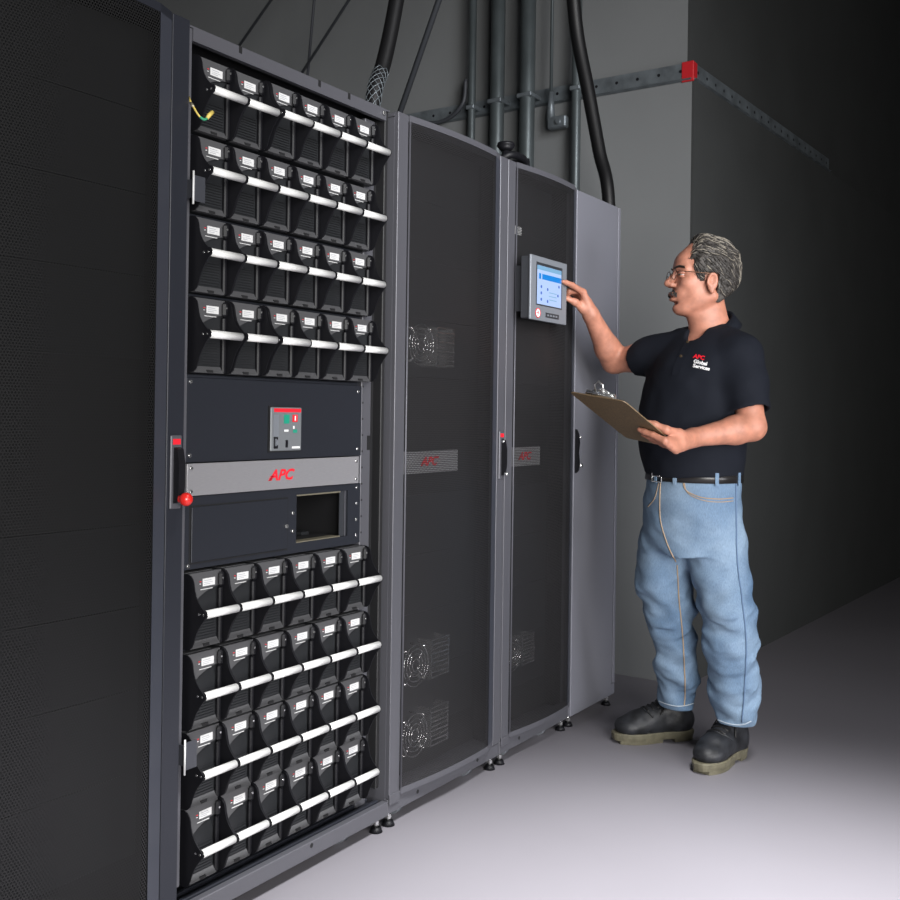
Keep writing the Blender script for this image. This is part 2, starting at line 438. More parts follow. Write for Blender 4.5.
def mesh_cabinet(x0, x1, label, mesh='mesh', right_stile=.052, band=.055, knob=None, fans=(), stripe=None, lx=None, holes=(), dark=False, extra_panels=()):
    root = thing('server_cabinet', ((x0+x1)/2, 0, 0), label, 'cabinet', 'cabinets in the row'); cx = (x0+x1)/2
    S = lambda b_, n, par=root: b_
    # everything below is written in world places, then moved under the thing's base
    made = []
    fr = 'frame_shaded' if dark else 'frame'
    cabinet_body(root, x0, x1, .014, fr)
    plinth(root, x0, x1, .004, fr, holes)
    feet(root, [x0+.03, x1-.03]); caster(root, x0+.105); caster(root, x1-.125)
    z0, z1 = .086, T
    l0, l1 = x0+.002, x0+.05
    r0 = x1-right_stile; m0, m1 = l1, r0-band
    door = MB().mat(fr).box(l0, l1, .0, .028, z0-.002, z1, .0012).box(l0, l1, -.003, .0035, z0-.018, z0+.01, .001)
    if right_stile > .01: door.box(r0+.004, x1-.001, .0, .028, z0-.002, z1, .0012)
    # curved top and bottom rails
    n = 14
    def arc(i): t = i/n; return m0+(m1-m0)*t, arc_y(t)
    yb = arc_y(1)
    for (za, zb) in ((z1-.018, z1), (z0+.0, z0+.017)):
        poly = [arc(i) for i in range(n+1)]+[(r0, -.001), (r0, .02), (m0, .02)]
        door.prism(poly, 2, za, zb)
    door.prism([(m1, yb), (r0, -.001), (r0, .006), (m1+.004, yb+.008)], 2, z0+.017, z1-.018)   # slanting return
    door.mats.append('band') if 'band' not in door.mats else None
    for k in range(len(door.f)-6, len(door.f)): door.m[k] = door.mats.index('band')
    door.cyl((m0+.001, -.0045, z0+.017), (m0+.001, -.0045, z1-.018), .003, n=8)
    d = door.build('door', None, root)
    ms = MB()
    vs = []; 
    for i in range(n+1):
        x, y = arc(i); vs += [(x, y+.002, z0+.015), (x, y+.002, z1-.017)]
    ms.add(vs, [(2*i, 2*i+2, 2*i+3, 2*i+1) for i in range(n)], True)
    ms.build('perforated_panel', mesh, d)
    hx = (r0+x1)/2 if right_stile > .01 else None
    if hx: handle(d, hx, -.0, knob=knob, lw=.6 if knob else .32)
    # equipment standing behind the mesh
    e = MB().mat('interior')
    e.box(x0+.0235, x1-.0235, .09, .12, .083, T-.020)
    e.mat('equip')
    for zz in np.arange(.2, 1.95, .178):
        if abs(zz-1.0) < .12: continue
        e.box(x0+.045, x1-.045, .084, .0895, zz, zz+.1772, .0006)
    e.build('equipment_front', None, root)
    if stripe:
        sx0, sx1 = stripe
        s = MB().mat('silver_dull').box(sx0, sx1, .03, .034, .983, 1.048)
        s.mat('rail').box(sx0-.0, sx0+.02, .034, .09, .99, 1.04).box(sx1-.02, sx1, .034, .089, .99, 1.04)
        logo(s, lx, .0294, 1.016, .026)
        s.build('nameplate', None, root)
    for (fx, fz, fr_) in fans:
        f_ = MB().mat('chrome')
        for k in range(4):
            rr = fr_*(.3+.233*k); f_.tube([(fx+rr*math.cos(a), .03+.0, fz+rr*math.sin(a)) for a in np.linspace(0, 2*PI, 25)[:-1]], .0016, 5, True)
        for k in range(4):
            a = PI/4+k*PI/2; f_.tube([(fx+fr_*.2*math.cos(a), .032, fz+fr_*.2*math.sin(a)), (fx+fr_*1.12*math.cos(a), .032, fz+fr_*1.12*math.sin(a))], .002, 5)
            f_.cyl((fx+fr_*1.1*math.cos(a), .03, fz+fr_*1.1*math.sin(a)), (fx+fr_*1.1*math.cos(a), .0885, fz+fr_*1.1*math.sin(a)), .003, n=8)
        for k in range(9):
            zz = fz-fr_*.9+k*fr_*.225; f_.box(fx+fr_*1.35, fx+fr_*2.9, .030, .0325, zz, zz+.0035)
        f_.box(fx+fr_*1.35, fx+fr_*1.42, .0325, .0885, fz-fr_*.95, fz+fr_*.95); f_.box(fx+fr_*2.83, fx+fr_*2.9, .0325, .0885, fz-fr_*.95, fz+fr_*.95)
        f_.build('fan_guard', None, root)
    return root, d

def settle(root):
    "re-express children given in world places relative to the thing's base"
    inv = Matrix.Translation(-Vector(root.location))
    for ch in root.children: ch.matrix_local = inv @ ch.matrix_local

r0_, _ = mesh_cabinet(.922, 1.522, 'dark mesh fronted cabinet left of the battery rack, red button on its handle', 'mesh_shaded', knob=True,
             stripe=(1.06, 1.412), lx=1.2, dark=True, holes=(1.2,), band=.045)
settle(r0_)
r2_, _ = mesh_cabinet(2.283, 2.896, 'mesh fronted cabinet standing directly right of the battery rack',
             stripe=(2.352, 2.66), lx=2.50, fans=((2.455, 1.36, .062), (2.45, .42, .062), (2.45, .215, .062)), holes=(2.43, 2.76))
settle(r2_)
r3_, d3 = mesh_cabinet(2.898, 3.402, 'mesh fronted cabinet with the touch screen on its door',
             stripe=(2.96, 3.20), lx=3.085, right_stile=.003, band=.05, fans=((3.02, .34, .055),), holes=(3.03,))

# the touch screen on the third cabinet's door
sx0, sx1, sz0, sz1, sy = 2.914, 3.174, 1.472, 1.684, -.080
b = MB().mat('bezel_side').box(sx0+.004, sx1-.002, -.073, -.040, sz0+.004, sz1-.003, .003).box(sx0+.03, sx1-.03, -.040, -.008, sz0+.03, sz1-.03)
b.mat('bezel').box(sx0, sx1, sy, -.073, sz0, sz1, .0015)
tp = b.build('touch_panel', None, r3_)
MT['scr'] = mat('screen_light', (.20, .26, .38), .2, emit=(.42, .58, .95, .42))
MT['scr_b'] = mat('screen_blue', (.01, .12, .35), .2, emit=(.01, .20, .62, .35))
MT['scr_m'] = mat('screen_mid', (.1, .2, .3), .2, emit=(.22, .42, .62, .35))
MT['scr_d'] = mat('screen_dark', (.05, .1, .35), .2, emit=(.04, .09, .35, .3))
s = MB().mat('bezel_side').box(2.951, 3.137, sy-.001, sy+.002, 1.522, 1.664)
yy = sy-.0016
def rc(m, x0, x1, z0, z1, y=yy): s.mat(m).add([(x0, y, z0), (x1, y, z0), (x1, y, z1), (x0, y, z1)], [(0, 1, 2, 3)])
rc('scr', 2.955, 3.130, 1.526, 1.654); rc('scr_m', 2.955, 3.130, 1.640, 1.6535, yy-.0003)
rc('scr_b', 2.990, 3.128, 1.610, 1.628, yy-.0003); rc('scr_b', 2.968, 2.982, 1.610, 1.628, yy-.0003)
for (x, z) in ((2.985, 1.585), (2.985, 1.564), (2.985, 1.543), (3.03, 1.580), (3.03, 1.540), (3.105, 1.566), (3.112, 1.597)):
    s.mat('scr_d').cyl((x, yy, z), (x, yy-.0004, z), .0052, n=12)
for k in range(3): rc('scr_m', 3.04, 3.095, 1.545+k*.012, 1.5475+k*.012, yy-.0003)
s.build('screen', None, tp)
s = MB().mat('white').cyl((2.965, sy-.0005, 1.496), (2.965, sy-.0015, 1.496), .015, n=24)
s.mat('red').tube([(2.965+.015*math.cos(a), sy-.001, 1.496+.015*math.sin(a)) for a in np.linspace(0, 2*PI, 25)[:-1]], .0016, 6, True)
s.box(2.958, 2.972, sy-.0022, sy-.0014, 1.494, 1.498); s.mat('black').box(2.961, 2.969, sy-.0022, sy-.0014, 1.500, 1.503)
s.build('round_badge', None, tp)
s = MB().mat('bezel_side').box(3.02, 3.115, sy-.0012, sy+.001, 1.486, 1.502)
s.mat('bezel')
for k in range(4): s.box(3.03+k*.02, 3.042+k*.02, sy-.002, sy-.0011, 1.491, 1.497)
s.build('connector_strip', None, tp)
s = MB().mat('sticker').box(2.96, 3.045, .0295, .031, 1.772, 1.80).mat('rail').box(2.97, 2.98, .031, .0895, 1.775, 1.795)  # light patch standing in for a reflection on the mesh
tag(s.build('reflection_patch', None, r3_), None)
settle(r3_)

# plain end cabinet
x0, x1 = 3.404, 3.803
r4_ = thing('end_cabinet', ((x0+x1)/2, 0, 0), 'narrow plain grey cabinet with a solid door, at the far end of the row', 'cabinet')
cabinet_body(r4_, x0, x1, .033, 'door_plain'); plinth(r4_, x0, x1, .012, 'door_plain', ())
feet(r4_, [x0+.03, x1-.03])
b = MB().mat('door_plain').box(x0+.002, x1-.030, -.002, .0115, PB+.004, T-.004, .001)
d4 = b.build('door', None, r4_)
b = MB().mat('door_plain').box(x1-.020, x1-.001, -.002, .0115, .088, T-.004, .001).mat('interior').box(x1-.0298, x1-.0202, .004, .0115, .088, T-.01).mat('door_plain').box(x1-.0295, x1-.001, -.001, .0115, PB+.004, .086, .001)
b.build('side_post', None, r4_)
b = MB().mat('black').prism([(-.004, .945), (-.014, .955), (-.017, .985), (-.013, 1.02), (-.017, 1.06), (-.013, 1.09), (-.004, 1.108)], 0, x0+.008, x0+.023)
b.build('lever', None, d4)
b = MB().mat('chrome').cyl((x0+.036, -.002, .973), (x0+.036, -.020, .973), .007, n=14).cyl((x0+.036, -.002, 1.078), (x0+.036, -.014, 1.078), .004, n=10)
b.build('lock', None, d4)
settle(r4_)

# cable glands on the cabinet roofs
g = onY(506, 143, .10); gx, gy = g[0], .10; gh = g[2]-T; k_ = gh/.104
b = MB().mat('black')
Z_ = lambda z: T+.0001+z*k_
b.cyl((gx, gy, Z_(0)), (gx, gy, Z_(.035)), .040, .035, n=20).cyl((gx, gy, Z_(.035)), (gx, gy, Z_(.075)), .014, n=14).cyl((gx, gy, Z_(.075)), (gx, gy, Z_(.092)), .018, .032, n=22).cyl((gx, gy, Z_(.092)), (gx, gy, Z_(.104)), .032, .029, n=22)
pts = spline([(gx-.05, gy+.02, Z_(.02)), (gx-.03, gy-.03, Z_(.05)), (gx+.03, gy-.04, Z_(.055)), (gx+.08, gy-.03, Z_(.05)), (gx+.10, gy, Z_(.02))])
b.tube(pts, .013, 10)
b.cyl((gx+.13, gy, Z_(0)), (gx+.13, gy, Z_(.075)), .026, .020, n=18).cyl((gx+.085, gy+.01, Z_(0)), (gx+.085, gy+.01, Z_(.06)), .020, n=14)
tag(b.build('cable_gland'), 'black mushroom shaped cable gland on top of the touch screen cabinet', 'cable gland')

# ---------------------------------------------------------------- open battery rack
X0, X1 = 1.524, 2.281
FY = .03
rack = thing('battery_rack', ((X0+X1)/2, 0, 0), 'open tall rack holding eight rows of black battery modules', 'rack')
b = MB().mat('frame').box(X0, X0+.032, FY, .13, .112, T, .002); b.build('left_post', None, rack)
b = MB().mat('interior').box(X1-.016, X1-.001, FY+.002, .13, .112, T, .002)
b.mat('interior').box(X1-.034, X1-.0165, FY+.03, .13, .112, T-.03); b.build('right_post', None, rack)
b = MB().mat('frame').box(X0, X1-.001, FY-.002, .20, T, T+.004)
b.box(X0+.0321, X1-.0165, FY-.002, FY+.012, T-.028, T+.0); b.mat('chrome').cyl((X1-.03, FY-.003, T-.010), (X1-.03, FY-.007, T-.010), .006, n=10)
b.mat('interior')
for x in (1.70, 1.98, 2.10): b.box(x-.005, x+.005, FY-.0026, FY+.003, T-.012, T+.0045)
b.build('top_rail', None, rack)
b = MB().mat('frame').box(X0+.001, X1-.001, -.0, .02, PB, .080, .002).mat('interior').cyl((1.96, -.0006, .07), (1.96, .002, .07), .006, n=10)
b.build('plinth', None, rack)
b = MB().mat('panel').box(X0+.0325, X1-.0165, .0205, .30, .062, .070).mat('frame_shaded').box(X0+.0325, X1-.0165, .022, .034, .0705, .084, .002).box(X0+.0325, X1-.0165, .06, .072, .0705, .080, .002)
b.build('bottom_sill', None, rack)
b = MB().mat('interior').box(X0, X0+.006, .131, DEPTH, PB, T).box(X1-.007, X1-.001, .131, DEPTH, PB, T).box(X0+.006, X1-.007, DEPTH-.01, DEPTH, PB, T)
b.mat('frame').box(X0, X1-.001, .201, DEPTH, T-.006, T+.003)
b.build('cabinet_shell', None, rack)
b = MB().mat('frame').box(2.207, 2.250, .056, .10, .0705, T-.03, .002).mat('interior')
for zz in (1.075,): b.box(2.234, 2.246, .0545, .058, zz-.02, zz+.02)
for zz in np.arange(.16, 1.9, .0446): b.cyl((2.213, .0552, zz), (2.213, .0565, zz), .003, n=8)
b.build('mounting_rail', None, rack)
b = MB().mat('rail').box(X0+.0325, X0+.040, .09, .12, .10, T-.03); b.build('mounting_rail', None, rack)
for (z0_, z1_) in ((1.612, 1.668), (.380, .440)):
    b = MB().mat('rail').box(1.534, 1.566, -.007, -.004, z0_, z1_, .001).box(1.5345, 1.538, -.0039, .0299, z0_+.008, z1_-.008)
    b.mat('sticker').cyl((1.530, -.008, z0_-.008), (1.530, -.008, z1_+.008), .0022, n=8)
    b.build('hinge_bracket', None, rack)
feet(rack, [X0+.03, X1-.025]); caster(rack, X1-.14); caster(rack, X0+.12)
rowz = [1.862, 1.684, 1.505, 1.326, .712, .533, .360, .190]
for z in rowz: MB().mat('panel').box(X0+.0325, 2.196, .0565, .5, z-.0905, z-.0855).build('shelf', None, rack)
settle(rack)

# battery module, written round its handle's middle; face 55 mm behind it
P_ = .1065
def make_module():
    w = P_/2-.0012
    t = thing('battery_module', (0, 0, 0), 'x', 'battery module', 'battery modules')
    fy = .058
    b = MB().mat('module_dark')
    b.box(-w+.003, w-.003, fy, .34, -.084, .084)
    poly = [(-w+.004, .0835), (w-.004, .0835), (w-.004, .050)]
    for k in range(1, 9):
        a = k/8*PI/2; poly.append((w-.004-(2*w-.014)*math.sin(a)*.98, .050-.052*(1-math.cos(a))**.8))
    poly.append((-w+.004, -.004))
    b.mat('module').prism(poly, 1, fy-.006, fy-.0001)
    b.box(-w+.003, w-.022, fy+.004, .2, .0841, .0852)
    b.mat('module_dark').box(-w+.004, w-.004, fy-.001, fy-.0001, -.072, -.0061)
    for k in range(9): b.box(-w+.008, w-.016, fy-.0042, fy-.001, -.064+k*.0062, -.0608+k*.0062)
    b.mat('module').prism([(fy-.0001, -.084), (fy-.012, -.083), (fy-.010, -.079), (fy-.0035, -.0685), (fy-.0001, -.0685)], 0, -w+.006, w-.010)
    b.mat('interior').box(-.008, .010, fy-.0118, fy-.008, -.0825, -.0765)
    b.build('housing', None, t)
    pz = [(.084, -.012), (.084, .006), (.081, .016), (.074, .023), (.064, .0265), (.050, .029), (.038, .033), (.027, .040), (.017, .049), (.0095, .058), (.005, .0645), (.0, .0672),
          (-.006, .0645), (-.013, .0585), (-.023, .050), (-.036, .041), (-.050, .034), (-.064, .029), (-.075, .024), (-.0825, .014), (-.084, -.012)]
    prof = [(fy-p_[1], p_[0]) for p_ in pz]
    for s_ in (-1, 1):
        xa, xb = (-w-.0008, -w+.0016) if s_ < 0 else (w-.0016, w+.0008)
        b = MB().mat('black').prism(prof, 0, xa, xb)
        if s_ < 0:
            for yo in (.044, .0575): b.mat('chrome').cyl((xa-.0004, fy-yo, 0), (xa+.001, fy-yo, 0), .0026, n=10)
            b.cyl((xb, fy-.009, .072), (xb+.003, fy-.009, .072), .0028, n=8)
        else:
            b.mat('black').box(xa-.015, xa-.0001, fy-.018, fy-.0062, .046, .080, .005).box(xa-.011, xa-.0001, fy-.012, fy-.001, -.083, .045, .003)
            b.mat('chrome').cyl((xa-.009, fy-.018, .066), (xa-.009, fy-.0195, .066), .0024, n=8)
        b.build('side_ear', None, t)
    b = MB().mat('bar').cyl((-w+.0026, 0, 0), (w-.0026, 0, 0), .0090, n=20)
    b.mat('black').cyl((-w+.0016, 0, 0), (-w+.0026, 0, 0), .0102, n=20).cyl((w-.0026, 0, 0), (w-.0016, 0, 0), .0102, n=20)
    tag(b.build('handle_bar', None, t), 'white handle bar')
    b = MB().mat('sticker').box(-.008, .029, fy-.0068, fy-.0061, .0515, .0685)
    b.mat('sticker_print').box(-.004, .018, fy-.0070, fy-.0068, .0632, .0645).box(-.004, .022, fy-.0070, fy-.0068, .0590, .0600).box(-.004, .014, fy-.0070, fy-.0068, .0550, .0562)
    b.mat('sticker').box(-.014, .022, fy-.0068, fy-.0061, .0440, .0455).mat('red').box(-.017, -.012, fy-.0068, fy-.0061, .062, .0635).mat('white').box(-.017, -.013, fy-.0068, fy-.0061, .057, .0583)
    tag(b.build('label', None, t), 'small white label')
    return t
proto = make_module()
ORD = ['first', 'second', 'third', 'fourth', 'fifth', 'last']
ROWN = ['top row', 'second row from the top', 'third row from the top', 'row just above the breaker panel',
        'row just below the open bay', 'third row from the bottom', 'second row from the bottom', 'bottom row']
offs = {(0, 2): -.010, (0, 3): -.008, (0, 4): -.008, (0, 5): -.008, (3, 1): -.006, (3, 2): -.014, (3, 3): -.010, (3, 4): -.010, (3, 5): -.010}
first = True
XS = [1.566, 1.564, 1.564, 1.565, 1.566, 1.566, 1.566, 1.566]
for r in range(8):
    for c in range(6):
        if first: t = proto; first = False
        else:
            t = proto.copy(); COL.objects.link(t)
            for ch in proto.children:
                q = ch.copy(); COL.objects.link(q); q.parent = t
        t.location = (XS[r]+P_*(c+.5), -.02+offs.get((r, c), 0), rowz[r])
        t['label'] = 'black battery module, %s from left in the %s' % (ORD[c], ROWN[r]) if c < 5 else 'black battery module, rightmost in the %s' % ROWN[r]

# panels between the battery rows
def screw(par, x, y, z, r=.0048):
    b = MB().mat('chrome').cyl((x, y, z), (x, y-.004, z), r, r*.8, n=12).mat('bezel_side').box(x-r*.6, x+r*.6, y-.0046, y-.004, z-.0006, z+.0006)
    b.build('screw', None, par)
PY = .04
t = thing('breaker_panel', (1.86, PY, 1.042), 'black blank panel with a small circuit breaker below the fourth battery row', 'panel')
b = MB().mat('panel').box(1.563, 2.168, PY, PY+.004, 1.042, 1.232, .001).box(2.168, 2.195, PY+.006, PY+.010, 1.042, 1.232)
b.box(1.563, 2.168, PY+.0, PY+.03, 1.2325, 1.237); pl = b.build('faceplate', None, t)
for (x, z) in ((1.573, 1.222), (1.573, 1.058), (2.176, 1.215), (2.176, 1.060)): screw(t, x, PY+(.006 if x > 2 else 0), z)
bx0, bx1, bz0, bz1 = 1.825, 1.936, 1.062, 1.169
b = MB().mat('interior').box(bx0-.003, bx1+.003, PY-.003, PY, bz0-.003, bz1+.003).mat('grey_panel').box(bx0, bx1, PY-.008, PY-.003, bz0, bz1, .002)
y = PY-.0084
b.mat('red').box(bx0+.01, bx1-.004, y, y+.0005, bz1-.012, bz1-.003)
b.mat('green').box(bx0+.045, bx0+.064, y-.001, y+.0005, bz1-.040, bz1-.018)
b.mat('red').box(bx0+.076, bx0+.094, y-.001, y+.0005, bz1-.036, bz1-.018).mat('white').box(bx0+.083, bx0+.087, y-.0014, y-.001, bz1-.033, bz1-.021)
b.mat('white').box(bx0+.047, bx0+.062, y, y+.0005, bz1-.060, bz1-.055).box(bx0+.079, bx0+.084, y, y+.0005, bz1-.053, bz1-.046)
b.mat('green').box(bx0+.079, bx0+.094, y, y+.0005, bz1-.063, bz1-.055)
b.mat('bezel').box(bx0+.008, bx0+.026, y-.001, y+.0005, bz0+.035, bz1-.018)
b.mat('black').box(bx0+.010, bx0+.024, y-.001, y+.0005, bz0+.006, bz0+.034).box(bx0+.052, bx0+.060, y-.001, y+.0005, bz0+.008, bz0+.026)
b.mat('white').box(bx0+.076, bx1-.006, y, y+.0005, bz0+.005, bz0+.010)
br = b.build('circuit_breaker', None, t)
b = MB().mat('bezel').prism([(bz0+.012, y-.001), (bz0+.030, y-.001), (bz0+.026, y-.006), (bz0+.016, y-.006)][::-1] and [(y-.001, bz0+.012), (y-.001, bz0+.030), (y-.006, bz0+.026), (y-.006, bz0+.016)], 0, bx0+.013, bx0+.019)
b.build('toggle', None, br)
def settle2(o):
    inv = Matrix.Translation(-Vector(o.location))
    for ch in o.children: ch.matrix_local = inv @ ch.matrix_local
settle2(t)

t = thing('silver_nameplate_panel', (1.86, PY, .966), 'brushed silver strip panel with red three letter mark', 'panel')
b = MB().mat('silver').box(1.563, 2.172, PY-.006, PY+.002, .968, 1.040, .0008)
logo(b, 1.862, PY-.0066, 1.002, .026)
b.build('faceplate', None, t)
for (x, z) in ((1.573, .978), (1.573, 1.030), (2.158, .980), (2.158, 1.028)): screw(t, x, PY-.006, z)
settle2(t)

t = thing('compartment_panel', (1.86, PY, .80), 'black panel with a blank hatch and an open bay under the silver strip', 'panel')
b = MB().mat('panel')
bx = (1.930, 2.134, .828, .950)
b.box(1.563, bx[0], PY, PY+.004, .804, .966); b.box(bx[1], 2.168, PY, PY+.004, .804, .966)
b.box(bx[0], bx[1], PY, PY+.004, .804, bx[2]); b.box(bx[0], bx[1], PY, PY+.004, bx[3], .966)
b.box(2.168, 2.195, PY+.006, PY+.010, .804, .966)
b.build('faceplate', None, t)
b = MB().mat('interior').box(1.576, 1.898, PY-.0008, PY-.0001, .815, .946).mat('panel').box(1.580, 1.893, PY-.005, PY-.0009, .819, .943, .0012)
hd = b.build('hatch', None, t)
b = MB().mat('chrome').cyl((1.886, PY-.005, .875), (1.886, PY-.010, .875), .005, n=12); b.build('latch', None, hd)
b = MB().mat('brass').box(bx[0]+.002, bx[1]-.03, PY+.001, PY+.03, bx[3]-.004, bx[3]-.0005).box(bx[0]+.002, bx[1]-.03, PY+.001, PY+.03, bx[2]+.0005, bx[2]+.003)
b.mat('bezel_side').box(bx[1]-.030, bx[1]-.001, PY+.004, PY+.006, bx[2]+.001, bx[3]-.001).mat('frame').box(bx[1]-.012, bx[1]-.009, PY+.001, PY+.003, bx[2]+.001, bx[3]-.001)
b.mat('interior').box(bx[0], bx[0]+.002, PY+.004, .3, bx[2], bx[3]).box(bx[1]-.002, bx[1], PY+.007, .3, bx[2], bx[3]).box(bx[0], bx[1], .3, .304, bx[2], bx[3]).box(bx[0], bx[1], PY+.0305, .3, bx[2], bx[2]+.002)
b.mat('module_dark').box(bx[0]+.04, bx[0]+.09, .15, .2, bx[2]+.003, bx[2]+.018).box(bx[0]+.11, bx[0]+.14, .12, .2, bx[2]+.003, bx[2]+.012)
b.build('open_bay', None, t)
for (x, z) in ((1.573, .812), (1.915, .905), (1.915, .860), (2.176, .955), (2.176, .912), (2.176, .868), (2.176, .825)): screw(t, x, PY+(.006 if x > 2.1 else 0), z)
settle2(t)

# loose earth wire at the top left of the rack
w = MB().mat('brass').tube([onY(191, 103, -.01), onY(193.5, 107, -.02)], .0035)
w.mat('wire_y').tube([onY(189, 97, .03), onY(191, 103, -.01)], .0022).tube(spline([onY(193.5, 107, -.02), onY(197, 113, -.03), onY(200, 117, -.035)], 5), .0022)
w.mat('wire_g').tube(spline([onY(200, 117, -.035), onY(204, 119.5, -.038), onY(207, 118.5, -.04)], 5), .0028)
w.mat('wire_y').tube([onY(207, 118.5, -.04), onY(209, 115.5, -.04), onY(212.5, 112, -.04)], [.0035, .005, .0045])
tag(w.build('earth_wire'), 'loose yellow and green wire at the upper left of the battery rack', 'wire')
# ================================================================ the person
# soft-union sculpting on a voxel grid, turned into one continuous mesh by surface nets
def unit(v): v = np.array(v, float); return v/np.linalg.norm(v)

def vnoise(P, scale, seed):
    rs = np.random.RandomState(seed); T_ = rs.rand(32, 32, 32).astype(np.float32)
    q = P*scale; i = np.floor(q).astype(int); f = (q-i); f = f*f*(3-2*f); i %= 32; j = (i+1) % 32
    def g(a, b, c): return T_[a, b, c]
    x0, y0, z0 = i[..., 0], i[..., 1], i[..., 2]; x1, y1, z1 = j[..., 0], j[..., 1], j[..., 2]
    fx, fy, fz = f[..., 0], f[..., 1], f[..., 2]
    c00 = g(x0, y0, z0)*(1-fx)+g(x1, y0, z0)*fx; c10 = g(x0, y1, z0)*(1-fx)+g(x1, y1, z0)*fx
    c01 = g(x0, y0, z1)*(1-fx)+g(x1, y0, z1)*fx; c11 = g(x0, y1, z1)*(1-fx)+g(x1, y1, z1)*fx
    return (c00*(1-fy)+c10*fy)*(1-fz)+(c01*(1-fy)+c11*fy)*fz-.5

